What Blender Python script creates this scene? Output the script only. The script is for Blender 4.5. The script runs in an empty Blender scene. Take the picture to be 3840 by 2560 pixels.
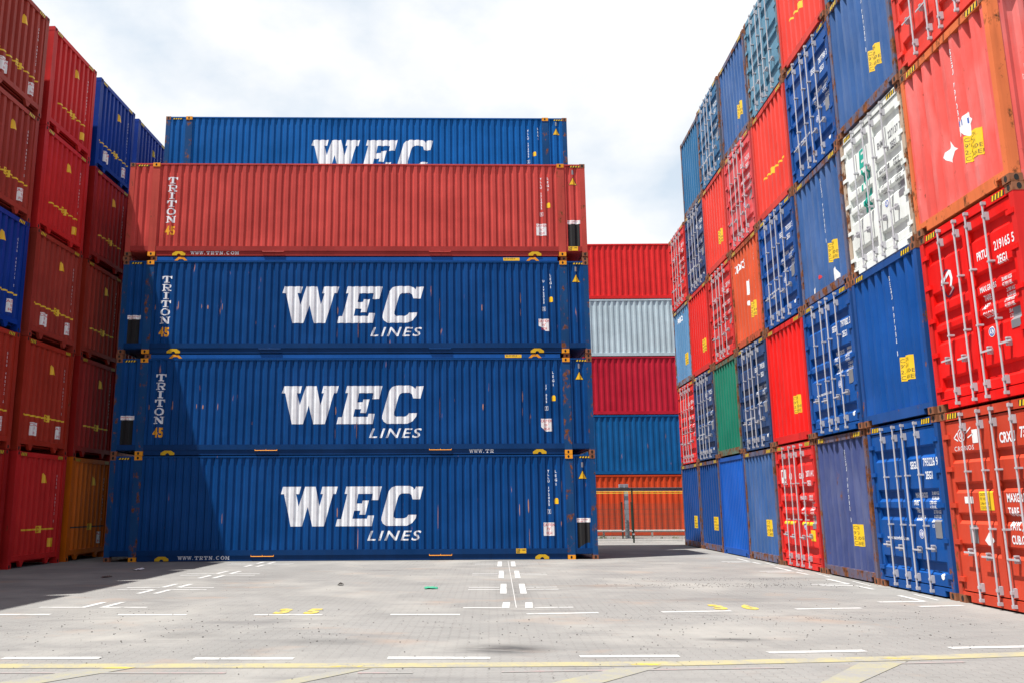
import bpy, bmesh, math, random
from mathutils import Vector, Matrix, noise

random.seed(7)
R = math.radians
SC = bpy.context.scene
COL = SC.collection

# ------------------------------------------------------------------ camera
cam_d = bpy.data.cameras.new('camera')
cam = bpy.data.objects.new('camera', cam_d); COL.objects.link(cam)
YAW, PITCH, ROLL = -0.04589, 0.18054, -0.00495
cy_, sy_, cp_, sp_ = math.cos(YAW), math.sin(YAW), math.cos(PITCH), math.sin(PITCH)
F = Vector((sy_*cp_, cy_*cp_, sp_)); Rt = Vector((cy_, -sy_, 0)); Up = Rt.cross(F)
r2 = Rt*math.cos(ROLL) + Up*math.sin(ROLL); u2 = -Rt*math.sin(ROLL) + Up*math.cos(ROLL)
m3 = Matrix((r2, u2, -F)).transposed()
cam.matrix_world = Matrix.Translation((3.82286, -22.99104, 1.4943)) @ m3.to_4x4()
cam_d.sensor_width = 36; cam_d.lens = 3067.32/3840*36
cam_d.shift_x = 226/3840; cam_d.shift_y = 51.4/3840
cam_d.clip_start = 0.1; cam_d.clip_end = 3000
SC.camera = cam

# ------------------------------------------------------------------ light
SUN = Vector((0.316, 0.196, -1.0)).normalized()          # the way the light travels
sun_d = bpy.data.lights.new('sun', 'SUN'); sun = bpy.data.objects.new('sun', sun_d); COL.objects.link(sun)
sun.rotation_euler = SUN.to_track_quat('-Z', 'Y').to_euler(); sun.location = (-20, -15, 60)
sun_d.energy = 5.0; sun_d.angle = R(0.5); sun_d.color = (1.0, 0.965, 0.91)
world = bpy.data.worlds.new("World"); SC.world = world; world.use_nodes = True
wn, wl = world.node_tree.nodes, world.node_tree.links
wn.clear()
wo = wn.new('ShaderNodeOutputWorld'); bg = wn.new('ShaderNodeBackground'); bg.inputs['Strength'].default_value = 0.07
sky = wn.new('ShaderNodeTexSky'); sky.sky_type = 'NISHITA'; sky.sun_disc = False
sky.sun_elevation = R(69.6); sky.sun_rotation = math.atan2(-0.316, -0.196)
tc = wn.new('ShaderNodeTexCoord'); mp = wn.new('ShaderNodeMapping'); mp.inputs['Scale'].default_value = (1.0, 1.0, 1.7)
mp.inputs['Location'].default_value = (0.35, 0.1, 0.2)
n1 = wn.new('ShaderNodeTexNoise'); n1.inputs['Scale'].default_value = 3.2; n1.inputs['Detail'].default_value = 9; n1.inputs['Roughness'].default_value = 0.55
cr = wn.new('ShaderNodeValToRGB'); cr.color_ramp.elements[0].position = 0.33; cr.color_ramp.elements[0].color = (0.22,)*3+(1,)
cr.color_ramp.elements[1].position = 0.52; cr.color_ramp.elements[1].color = (1, 1, 1, 1)
mx = wn.new('ShaderNodeMix'); mx.data_type = 'RGBA'
n2 = wn.new('ShaderNodeTexNoise'); n2.inputs['Scale'].default_value = 6.0; n2.inputs['Detail'].default_value = 7
cr2 = wn.new('ShaderNodeValToRGB'); cr2.color_ramp.elements[0].position = 0.3; cr2.color_ramp.elements[0].color = (7.0, 7.15, 7.35, 1)
cr2.color_ramp.elements[1].position = 0.62; cr2.color_ramp.elements[1].color = (7.6, 7.65, 7.7, 1)
blue = wn.new('ShaderNodeMix'); blue.data_type = 'RGBA'; blue.inputs['Factor'].default_value = 0.72
wl.new(tc.outputs['Generated'], mp.inputs['Vector']); wl.new(mp.outputs[0], n1.inputs['Vector']); wl.new(mp.outputs[0], n2.inputs['Vector'])
wl.new(n1.outputs['Fac'], cr.inputs['Fac']); wl.new(n2.outputs['Fac'], cr2.inputs['Fac'])
# thin white veil over the clear sky, thicker clouds on top of it
wl.new(sky.outputs[0], blue.inputs['A']); blue.inputs['B'].default_value = (5.4, 6.4, 7.3, 1)
wl.new(cr.outputs['Color'], mx.inputs['Factor']); wl.new(blue.outputs['Result'], mx.inputs['A']); wl.new(cr2.outputs['Color'], mx.inputs['B'])
# the cloud bank stands ahead (+Y); the sky behind the viewer is clearer
sp = wn.new('ShaderNodeSeparateXYZ'); wl.new(tc.outputs['Generated'], sp.inputs[0])
mr = wn.new('ShaderNodeMapRange'); mr.interpolation_type = 'SMOOTHSTEP'
mr.inputs['From Min'].default_value = -0.5; mr.inputs['From Max'].default_value = 0.45; wl.new(sp.outputs['Y'], mr.inputs['Value'])
n3 = wn.new('ShaderNodeTexNoise'); n3.inputs['Scale'].default_value = 2.2; n3.inputs['Detail'].default_value = 6; wl.new(mp.outputs[0], n3.inputs['Vector'])
ad = wn.new('ShaderNodeMath'); ad.operation = 'MULTIPLY_ADD'; ad.inputs[1].default_value = 0.5; ad.inputs[2].default_value = 0.22; ad.use_clamp = False
wl.new(n3.outputs['Fac'], ad.inputs[0])
ad2 = wn.new('ShaderNodeMath'); ad2.operation = 'ADD'; ad2.use_clamp = True; wl.new(ad.outputs[0], ad2.inputs[0]); wl.new(mr.outputs[0], ad2.inputs[1])
fin = wn.new('ShaderNodeMix'); fin.data_type = 'RGBA'
wl.new(ad2.outputs[0], fin.inputs['Factor']); wl.new(sky.outputs[0], fin.inputs['A']); wl.new(mx.outputs['Result'], fin.inputs['B'])
wl.new(fin.outputs['Result'], bg.inputs['Color']); wl.new(bg.outputs[0], wo.inputs[0])
vs = SC.view_settings; vs.view_transform = 'Standard'; vs.look = 'None'; vs.exposure = 1.0; vs.gamma = 1.0; vs.use_curve_mapping = False
SC.cycles.max_bounces = 6; SC.cycles.diffuse_bounces = 3; SC.cycles.glossy_bounces = 2; SC.cycles.caustics_reflective = False

# ------------------------------------------------------------------ helpers
def lin(h):
    h = h.lstrip('#'); c = [int(h[i:i+2], 16)/255 for i in (0, 2, 4)]
    return tuple(x/12.92 if x <= .04045 else ((x+.055)/1.055)**2.4 for x in c)

def tag(o, label=None, cat=None, group=None, kind=None):
    if label: o['label'] = label
    if cat: o['category'] = cat
    if group: o['group'] = group
    if kind: o['kind'] = kind
    return o

def nodes(name):
    m = bpy.data.materials.new(name); m.use_nodes = True
    nt = m.node_tree; return m, nt.nodes, nt.links, nt.nodes['Principled BSDF']

def ramp(N, p0, p1, c0=(0, 0, 0, 1), c1=(1, 1, 1, 1)):
    r = N.new('ShaderNodeValToRGB'); e = r.color_ramp.elements
    e[0].position = p0; e[1].position = p1; e[0].color = c0; e[1].color = c1
    return r

def objvec(N, L, scale, seed=0.0, rnd=True):
    t = N.new('ShaderNodeTexCoord'); mpn = N.new('ShaderNodeMapping'); mpn.inputs['Scale'].default_value = scale
    L.new(t.outputs['Object'], mpn.inputs['Vector'])
    mpn.inputs['Location'].default_value = (seed, seed*1.7, seed*.6)
    if rnd:
        oi = N.new('ShaderNodeObjectInfo'); ml = N.new('ShaderNodeMath'); ml.operation = 'MULTIPLY'; ml.inputs[1].default_value = 37.0
        L.new(oi.outputs['Random'], ml.inputs[0])
        ad = N.new('ShaderNodeVectorMath'); ad.operation = 'ADD'
        L.new(mpn.outputs[0], ad.inputs[0]); L.new(ml.outputs[0], ad.inputs[1])
        return ad.outputs[0]
    return mpn.outputs[0]

def noisen(N, L, vec, scale, detail=5, rough=.55):
    n = N.new('ShaderNodeTexNoise'); n.inputs['Scale'].default_value = scale; n.inputs['Detail'].default_value = detail
    n.inputs['Roughness'].default_value = rough; L.new(vec, n.inputs['Vector']); return n.outputs['Fac']

def mixc(N, L, fac, a, b, mode='MIX'):
    m = N.new('ShaderNodeMix'); m.data_type = 'RGBA'; m.blend_type = mode
    if hasattr(fac, 'is_linked') or not isinstance(fac, (int, float)): L.new(fac, m.inputs['Factor'])
    else: m.inputs['Factor'].default_value = fac
    for s, v in (('A', a), ('B', b)):
        if isinstance(v, tuple): m.inputs[s].default_value = v if len(v) == 4 else v+(1,)
        else: L.new(v, m.inputs[s])
    return m.outputs['Result']

_mats = {}
def paint(name, rgb, rust=.12, dirt=.25, scuff=0.0, rough=.42, seed=0.0, fade=0.0):
    """weathered container paint: tone drift, rain streaks, rust blooms, worn ridges"""
    if name in _mats: return _mats[name]
    m, N, L, P = nodes(name)
    v1 = objvec(N, L, (1, 1, 1), seed); v2 = objvec(N, L, (7, 7, .45), seed+3)
    tone = noisen(N, L, v1, .9, 4)
    col = mixc(N, L, ramp_out(N, L, tone, .3, .7), tuple(c*.86 for c in rgb), tuple(min(1, c*1.12+.004) for c in rgb))
    st = ramp_out(N, L, noisen(N, L, v2, 1.0, 6), .5, .8)
    sm = N.new('ShaderNodeMath'); sm.operation = 'MULTIPLY'; sm.inputs[1].default_value = dirt; L.new(st, sm.inputs[0])
    grime = tuple(c*.4+.006 for c in rgb)
    col = mixc(N, L, sm.outputs[0], col, grime)
    if fade > 0:
        v3 = objvec(N, L, (3.0, 3.0, .7), seed+9)
        fd = ramp_out(N, L, noisen(N, L, v3, 1.1, 5), .45, .75)
        fm = N.new('ShaderNodeMath'); fm.operation = 'MULTIPLY'; fm.inputs[1].default_value = fade; L.new(fd, fm.inputs[0])
        col = mixc(N, L, fm.outputs[0], col, tuple(min(.9, c*.6+.3) for c in rgb))
    if scuff > 0:
        v4 = objvec(N, L, (4.7, 4.7, .8), seed+5)
        sc = ramp_out(N, L, noisen(N, L, v4, 1.6, 3, .5), .745-scuff*.05, .765)
        col = mixc(N, L, sc, col, (.42, .19, .14))
    v5 = objvec(N, L, (1.6, 1.6, 1.0), seed+1)
    rf = noisen(N, L, v5, 3.2, 10, .68)
    lo = .74-.34*rust
    rm = ramp_out(N, L, rf, lo, lo+.07)
    rcol = mixc(N, L, ramp_out(N, L, noisen(N, L, v1, 14, 4), .35, .7), (.075, .028, .014), (.26, .09, .03))
    col = mixc(N, L, rm, col, rcol)
    L.new(col, P.inputs['Base Color'])
    rr = mixc(N, L, rm, (rough,)*3, (.85,)*3)
    L.new(rr, P.inputs['Roughness'])
    P.inputs['Specular IOR Level'].default_value = .12
    b = N.new('ShaderNodeBump'); b.inputs['Strength'].default_value = .2; b.inputs['Distance'].default_value = .012
    bn = noisen(N, L, v1, 3.0, 3); L.new(bn, b.inputs['Height']); L.new(b.outputs[0], P.inputs['Normal'])
    _mats[name] = m
    return m

def ramp_out(N, L, fac, p0, p1):
    r = ramp(N, p0, p1); L.new(fac, r.inputs['Fac']); return r.outputs['Color']

def flat(name, rgb, rough=.6, metal=0.0, wear=.0, under=(.1, .1, .1)):
    """sticker, lettering or plain metal colour with slight wear"""
    if name in _mats: return _mats[name]
    m, N, L, P = nodes(name)
    v = objvec(N, L, (1, 1, 1), 2)
    col = mixc(N, L, ramp_out(N, L, noisen(N, L, v, 5, 6), .35, .7), tuple(c*.88 for c in rgb), rgb)
    if wear: col = mixc(N, L, ramp_out(N, L, noisen(N, L, v, 9, 9, .7), .66-wear*.1, .72-wear*.1), col, under)
    L.new(col, P.inputs['Base Color'])
    P.inputs['Roughness'].default_value = rough; P.inputs['Metallic'].default_value = metal
    _mats[name] = m
    return m

class MB:
    """collects boxes, tubes and sheets into one mesh"""
    def __init__(s): s.v = []; s.f = []
    def add(s, vs, fs):
        o = len(s.v); s.v += [tuple(v) for v in vs]; s.f += [tuple(i+o for i in f) for f in fs]; return s
    def box(s, x0, x1, y0, y1, z0, z1):
        return s.add([(x0,y0,z0),(x1,y0,z0),(x1,y1,z0),(x0,y1,z0),(x0,y0,z1),(x1,y0,z1),(x1,y1,z1),(x0,y1,z1)],
                     [(0,3,2,1),(4,5,6,7),(0,1,5,4),(1,2,6,5),(2,3,7,6),(3,0,4,7)])
    def fbox(s, f, u0, u1, v0, v1, n0, n1):
        """box in face coordinates"""
        P = [f(u,v,n) for n in (n0,n1) for v in (v0,v1) for u in (u0,u1)]
        return s.add(P, [(0,2,3,1),(4,5,7,6),(0,1,5,4),(1,3,7,5),(3,2,6,7),(2,0,4,6)])
    def quad(s, *p): return s.add(p, [(0,1,2,3)])
    def tube(s, pts, r, n=8):
        pts = [Vector(p) for p in pts]; rings = []
        for i, p in enumerate(pts):
            d = (pts[min(i+1, len(pts)-1)]-pts[max(i-1, 0)]).normalized()
            a = Vector((0,0,1)) if abs(d.z) < .9 else Vector((1,0,0))
            x = d.cross(a).normalized(); y = d.cross(x)
            rings.append([p + (x*math.cos(2*math.pi*k/n)+y*math.sin(2*math.pi*k/n))*r for k in range(n)])
        vs = [v for ring in rings for v in ring]; fs = []
        for i in range(len(rings)-1):
            for k in range(n): fs.append((i*n+k, i*n+(k+1)%n, (i+1)*n+(k+1)%n, (i+1)*n+k))
        fs.append(tuple(range(n-1, -1, -1))); fs.append(tuple((len(rings)-1)*n+k for k in range(n)))
        return s.add(vs, fs)
    def mesh(s, name):
        me = bpy.data.meshes.new(name); me.from_pydata(s.v, [], s.f)
        me.materials.append(None); me.update()
        bm = bmesh.new(); bm.from_mesh(me); bmesh.ops.recalc_face_normals(bm, faces=bm.faces); bm.to_mesh(me); bm.free()
        return me

_cache = {}
def cached(key, fn):
    if key not in _cache: _cache[key] = fn()
    return _cache[key]

def part(name, me, mat, parent=None):
    if isinstance(me, MB): me = me.mesh(name)
    o = bpy.data.objects.new(name, me); COL.objects.link(o)
    if parent: o.parent = parent
    if not len(me.materials): me.materials.append(None)
    o.material_slots[0].link = 'OBJECT'; o.material_slots[0].material = mat
    return o

def empty(name, loc, rz=0.0):
    o = bpy.data.objects.new(name, None); COL.objects.link(o); o.location = loc; o.rotation_euler = (0, 0, rz)
    o.empty_display_size = .3
    return o

# face frames: u to the viewer's right, v up, n outwards
def face(kind, L, W):
    O, U, Nn = {'A': ((0, W, 0), (0, -1, 0), (-1, 0, 0)), 'S': ((0, 0, 0), (1, 0, 0), (0, -1, 0)),
               'B': ((L, 0, 0), (0, 1, 0), (1, 0, 0)), 'T': ((L, W, 0), (-1, 0, 0), (0, 1, 0))}[kind]
    return lambda u, v, n: (O[0]+U[0]*u+Nn[0]*n, O[1]+U[1]*u+Nn[1]*n, v)

class Corr:
    """vertical corrugation between u0 and u1"""
    def __init__(s, u0, u1, P, a, sl, d, n0, dent=0.0, seed=0, rows=()):
        s.dent = dent; s.seed = seed; s.rows = list(rows)
        k = max(1, round((u1-u0-a)/P)); P = (u1-u0-a)/k
        b = P-a-2*sl; pts = [(u0, n0)]; u = u0
        for i in range(k):
            pts += [(u+a, n0), (u+a+sl, n0-d), (u+a+sl+b, n0-d), (u+P, n0)]; u += P
        pts.append((u1, n0)); s.pts = pts; s.kind = 'v'
    def n(s, u, v=None):
        x = s.n_(u)
        if s.dent and v is not None and len(s.rows) > 2 and s.rows[0] < v < s.rows[-1]: x += s.dent*noise.noise(Vector((u*1.3+s.seed, v*1.1, s.seed*2.3)))
        return x
    def n_(s, u):
        p = s.pts
        if u <= p[0][0]: return p[0][1]
        for (a, x), (b, y) in zip(p, p[1:]):
            if u <= b: return x if b-a < 1e-9 else x+(y-x)*(u-a)/(b-a)
        return p[-1][1]
    def mesh(s, f, v0, v1, segs=1):
        m = MB(); s.rows = [v0+(v1-v0)*i/segs for i in range(segs+1)]
        vs = [f(u, v, n+(s.n(u, v)-s.n_(u))) for v in s.rows for u, n in s.pts]
        c = len(s.pts)
        m.add(vs, [(i*c+k, i*c+k+1, (i+1)*c+k+1, (i+1)*c+k) for i in range(segs) for k in range(c-1)]); return m

class Troughs:
    """horizontal pressings of a door leaf"""
    def __init__(s, zs, n0, d=.045, sl=.05, h=.2):
        s.kind = 'h'; pts = [(-1, n0)]
        for z in sorted(zs): pts += [(z-h/2, n0), (z-h/2+sl, n0-d), (z+h/2-sl*.7, n0-d), (z+h/2, n0)]
        pts.append((9, n0)); s.pts = pts
    n = Corr.n_

class Flat:
    kind = 'f'; pts = []
    def __init__(s, n0): s.n0 = n0
    def n(s, u): return s.n0

# ------------------------------------------------------------------ lettering and stickers
def rect(u0, v0, u1, v1): return ([(u0, v0), (u1, v0), (u1, v1), (u0, v1)], [(0, 1, 2, 3)])
def poly(pts):
    from mathutils.geometry import tessellate_polygon
    pts = list(pts)
    return (pts, [tuple(t) for t in tessellate_polygon([[Vector((x, y, 0)) for x, y in pts]])])
def join(*gs):
    V, Fc = [], []
    for v, f in gs:
        o = len(V); V += v; Fc += [tuple(i+o for i in x) for x in f]
    return V, Fc
def move(g, du=0, dv=0, su=1, sv=1, shear=0): return ([(x*su+y*sv*shear+du, y*sv+dv) for x, y in g[0]], g[1])
def text(s, size=1.0, bold=0.0, sx=1.0, align='LEFT', shear=0.0, spacing=1.0):
    def mk():
        cu = bpy.data.curves.new('lettering_source', 'FONT'); cu.body = s; cu.size = 1.0; cu.offset = bold
        cu.align_x = 'LEFT'; cu.space_character = spacing; cu.resolution_u = 3; cu.shear = shear
        ob = bpy.data.objects.new('lettering_source', cu); COL.objects.link(ob)
        me = bpy.data.meshes.new_from_object(ob.evaluated_get(bpy.context.evaluated_depsgraph_get()))
        g = ([(v.co.x, v.co.y) for v in me.vertices], [tuple(p.vertices) for p in me.polygons])
        bpy.data.objects.remove(ob); bpy.data.curves.remove(cu); bpy.data.meshes.remove(me)
        return g
    g = cached(('t', s, bold, shear, spacing), mk)
    g = move(g, 0, 0, size*sx, size)
    w0 = min((x for x, y in g[0]), default=0); w1 = max((x for x, y in g[0]), default=0)
    if align == 'CENTER': g = move(g, -(w0+w1)/2)
    return g
def vtext(s, size, pitch, bold=0.02, sx=1.0):
    out = []
    for i, ch in enumerate(s):
        if ch != ' ': out.append(move(text(ch, size, bold, sx, 'CENTER'), 0, -i*pitch-size*.7))
    return join(*out)
def lines(rows, size, lead, bold=.01, sx=.8, align='LEFT'):
    return join(*[move(text(r, size, bold, sx, align), 0, -i*lead) for i, r in enumerate(rows) if r])
def disc(cx, cy, r, r0=0.0, n=20):
    if r0 <= 0: return poly([(cx+r*math.cos(2*math.pi*k/n), cy+r*math.sin(2*math.pi*k/n)) for k in range(n)])
    V = [(cx+q*math.cos(2*math.pi*k/n), cy+q*math.sin(2*math.pi*k/n)) for q in (r, r0) for k in range(n)]
    return V, [(k, (k+1) % n, n+(k+1) % n, n+k) for k in range(n)]
def stroke(p, q, w):
    d = Vector((q[0]-p[0], q[1]-p[1])); t = Vector((-d.y, d.x)).normalized()*w/2
    return poly([(p[0]-t.x, p[1]-t.y), (q[0]-t.x, q[1]-t.y), (q[0]+t.x, q[1]+t.y), (p[0]+t.x, p[1]+t.y)])
def ladder(u0, v0, u1, v1, w=.012, k=4):
    """slanting hazard bars"""
    g = []
    st = (u1-u0)/k
    for i in range(k):
        a = u0+i*st; g.append(poly([(a, v0), (a+st*.5, v0), (a+st*.8, v1), (a+st*.3, v1)]))
    return join(*g)

def decal(name, g, f, surf, mat, parent, at=(0, 0), lift=.003, key=None):
    def mk():
        bm = bmesh.new(); vs = [bm.verts.new((x+at[0], y+at[1], 0)) for x, y in g[0]]
        for fc in g[1]:
            try: bm.faces.new([vs[i] for i in fc])
            except ValueError: pass
        bmesh.ops.triangulate(bm, faces=bm.faces[:])
        if surf.kind in 'vh':
            ax = 0 if surf.kind == 'v' else 1
            lo = min(v.co[ax] for v in bm.verts); hi = max(v.co[ax] for v in bm.verts)
            no = (1, 0, 0) if ax == 0 else (0, 1, 0)
            for u, n in surf.pts:
                if lo+1e-4 < u < hi-1e-4:
                    bmesh.ops.bisect_plane(bm, geom=bm.verts[:]+bm.edges[:]+bm.faces[:], plane_co=tuple(u*c for c in no), plane_no=no, dist=1e-5)
            if getattr(surf, 'dent', 0):
                for z in surf.rows[1:-1]: bmesh.ops.bisect_plane(bm, geom=bm.verts[:]+bm.edges[:]+bm.faces[:], plane_co=(0, z, 0), plane_no=(0, 1, 0), dist=1e-5)
        for v in bm.verts:
            n = surf.n(v.co.x, v.co.y) if surf.kind == 'v' else surf.n(v.co.y)
            v.co = Vector(f(v.co.x, v.co.y, n+lift))
        me = bpy.data.meshes.new(name); bm.to_mesh(me); bm.free(); me.materials.append(None); return me
    me = cached(('d', key), mk) if key else mk()
    return part(name, me, mat, parent)

WHITE = flat('white_lettering', (.78, .80, .84), .5, wear=.25, under=(.25, .3, .4))
WHITEP = flat('white_vinyl', (.80, .80, .80), .45, wear=.05, under=(.5, .5, .5))
REDTXT = flat('red_print', (.6, .02, .03))
BLACK = flat('black_print', (.012, .012, .014), .6)
PRINT = flat('dark_print', (.10, .075, .02), .6)
BLACKR = flat('black_rubber', (.010, .010, .011), .95)
YEL = flat('yellow_vinyl', (.85, .50, .01), .45, wear=.3, under=(.3, .15, .03))
YELLIME = flat('yellow_stripe_vinyl', (.80, .52, .01), .45, wear=.15, under=(.3, .15, .03))
ORANGE = flat('orange_marking_paint', (.80, .30, .015), .5, wear=.35, under=(.12, .05, .02))
TEAL = flat('teal_lettering', (0.0, .36, .27))
BLUETXT = flat('blue_print', (.02, .10, .45))
GALV = paint('galvanised_steel', (.43, .42, .45), rust=.34, dirt=.35, rough=.5, seed=12)
GASKET = flat('grey_rubber_gasket', (.07, .07, .075), .8)
GREYPLATE = flat('grey_data_plate', (.28, .28, .30), .45, .4)
RUSTY = paint('rusty_casting', (.24, .095, .05), rust=.55, dirt=.5, rough=.8)
HOLE_SHADE = flat('painted_hole_shade', (.006, .005, .005), .9)  # near-black colour stands in for the shade inside the casting openings
ORCAST = paint('orange_casting', (.75, .30, .02), rust=.35, dirt=.4, rough=.6)

# ------------------------------------------------------------------ container pieces
H = 2.886
ROW = 2.896
def casting_mesh(f1, f2, c):
    """corner fitting as a plain box; aperture discs, dark by colour, lie on its faces"""
    m = MB()
    (x0, x1, y0, y1, z0, z1) = c
    m.box(x0, x1, y0, y1, z0, z1)
    return m
def hole(f, u, v, n, w=.034, h=.046):
    """flat disc, the inner shade painted near-black: oval aperture"""
    k = 12; ring = [(u+w*math.cos(2*math.pi*i/k), v+h*math.sin(2*math.pi*i/k)) for i in range(k)]
    m = MB(); vs = [f(a, b, n+.0015) for a, b in ring]+[f(u+(a-u)*.9, v+(b-v)*.9, n-.03) for a, b in ring]
    fs = [tuple(range(k))]
    m.add(vs[:k], fs); return m

def castings(root, L, W, mat, visible=('A', 'S')):
    cs = []
    for i, x in enumerate((0, L)):
        for j, y in enumerate((0, W)):
            for z in (0, H):
                x0, x1 = (-.004, .178) if i == 0 else (L-.178, L+.004)
                y0, y1 = (-.004, .162) if j == 0 else (W-.162, W+.004)
                z0, z1 = (0, .118) if z == 0 else (H-.118, H)
                me = cached(('cast', L, W, i, j, z), lambda: casting_mesh(None, None, (x0, x1, y0, y1, z0, z1)).mesh('corner_casting'))
                o = part('corner_casting', me, mat, root)
                zc = (z0+z1)/2
                if i == 0 and 'A' in visible:
                    f = face('A', L, W); u = W-(.081 if j == 0 else W-.081)
                    hm = cached(('holeA', L, W, j, z), lambda: hole(f, u, zc, .004).mesh('painted_aperture')); part('painted_aperture', hm, HOLE_SHADE, o)
                if j == 0 and 'S' in visible:
                    f = face('S', L, W); u = .089 if i == 0 else L-.089
                    hm = cached(('holeS', L, W, i, z), lambda: hole(f, u, zc, .004).mesh('painted_aperture')); part('painted_aperture', hm, HOLE_SHADE, o)

SIDE20 = dict(P=.278, a=.072, sl=.068, d=.036)
def shell(root, L, W, body, frame, sideS='corr', post=.1, castmat=None, segs=1, coarse=False):
    fS, fT, fB, fA = (face(k, L, W) for k in 'STBA')
    key = (L, W)
    castings(root, L, W, castmat or RUSTY)
    # posts
    for i in (0, 1):
        for j in (0, 1):
            def mk():
                x0, x1 = (0, .16) if i == 0 else (L-.16, L)
                y0, y1 = (0, post) if j == 0 else (W-post, W)
                return MB().box(x0, x1, y0, y1, .117, H-.117).mesh('corner_post')
            part('corner_post', cached(('post', key, i, j, post), mk), frame, root)
    for fc, nm in ((fS, 'S'), (fT, 'T')):
        part('top_rail', cached(('tr', key, nm), lambda: MB().fbox(fc, .17, L-.17, H-.085, H-.012, -.07, -.003).mesh('top_rail')), body, root)
        part('bottom_rail', cached(('br', key, nm), lambda: MB().fbox(fc, .17, L-.17, .02, .17, -.06, -.003).mesh('bottom_rail')), body, root)
        c = Corr(.16, L-.16, n0=-.012, **SIDE20)
        part('side_wall', cached(('sw', key, nm), lambda: c.mesh(fc, .165, H-.08).mesh('side_wall')), body, root)
    def mkroof():
        m = MB(); m.box(.12, L-.12, .05, W-.05, H-.06, H-.03); return m.mesh('roof')
    part('roof', cached(('roof', key), mkroof), body, root)
    part('floor_frame', cached(('ff', key), lambda: MB().box(.12, L-.12, .05, W-.05, .13, .16).mesh('floor_frame')), frame, root)
    part('rear_wall', cached(('rw', key), lambda: MB().fbox(fB, .09, W-.09, .05, H-.03, -.1, -.02).mesh('rear_wall')), body, root)

ENDC = dict(P=.262, a=.095, sl=.038, d=.066)
def end_panel(root, L, W, body, frame, fine=False, raised=False, dent=0.0, seed=0, post=.1):
    f = face('A', L, W)
    prm = dict(P=.16, a=.08, sl=.03, d=.02) if fine else ENDC
    c = Corr(post-.005, W-post+.005, n0=-.02, dent=dent, seed=seed, **prm); segs = 8 if dent else 1
    z0 = .30 if raised else .2
    k = ('ep', L, W, fine, raised, post) + ((dent, seed) if dent else ())
    c.rows = [z0+(H-.125-z0)*i/segs for i in range(segs+1)]
    part('end_wall', cached(k, lambda: c.mesh(f, z0, H-.125, segs).mesh('end_wall')), body, root)
    def mk(name):
        m = MB()
        if name == 'header': m.fbox(f, post-.01, W-post+.01, H-.13, H-.012, -.12, -.004)
        else:
            if raised:
                m.fbox(f, post-.01, W-post+.01, .175, .305, -.1, -.004)
                for u in (.62, W-.62):     # the mouth of the gooseneck tunnel hangs between two brackets
                    V = [f(u-.12, .176, n) for n in (-.09, -.01)]+[f(u+.12, .176, n) for n in (-.09, -.01)]+[f(u-.03, .03, n) for n in (-.09, -.01)]+[f(u+.03, .03, n) for n in (-.09, -.01)]
                    m.add(V, [(0,1,3,2), (1,5,7,3), (0,2,6,4), (0,4,5,1), (2,3,7,6), (4,6,7,5)])
            else:
                m.fbox(f, .3, W-.3, .03, .205, -.1, -.004); m.fbox(f, post-.01, .3, .118, .204, -.1, -.005); m.fbox(f, W-.3, W-post+.01, .118, .204, -.1, -.005)
        return m.mesh(name)
    part('end_header', cached(('eh', L, W, post), lambda: mk('header')), frame if not raised else body, root)
    part('end_sill', cached(('es', L, W, raised, post), lambda: mk('sill')), frame if not raised else body, root)
    return f, c

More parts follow.
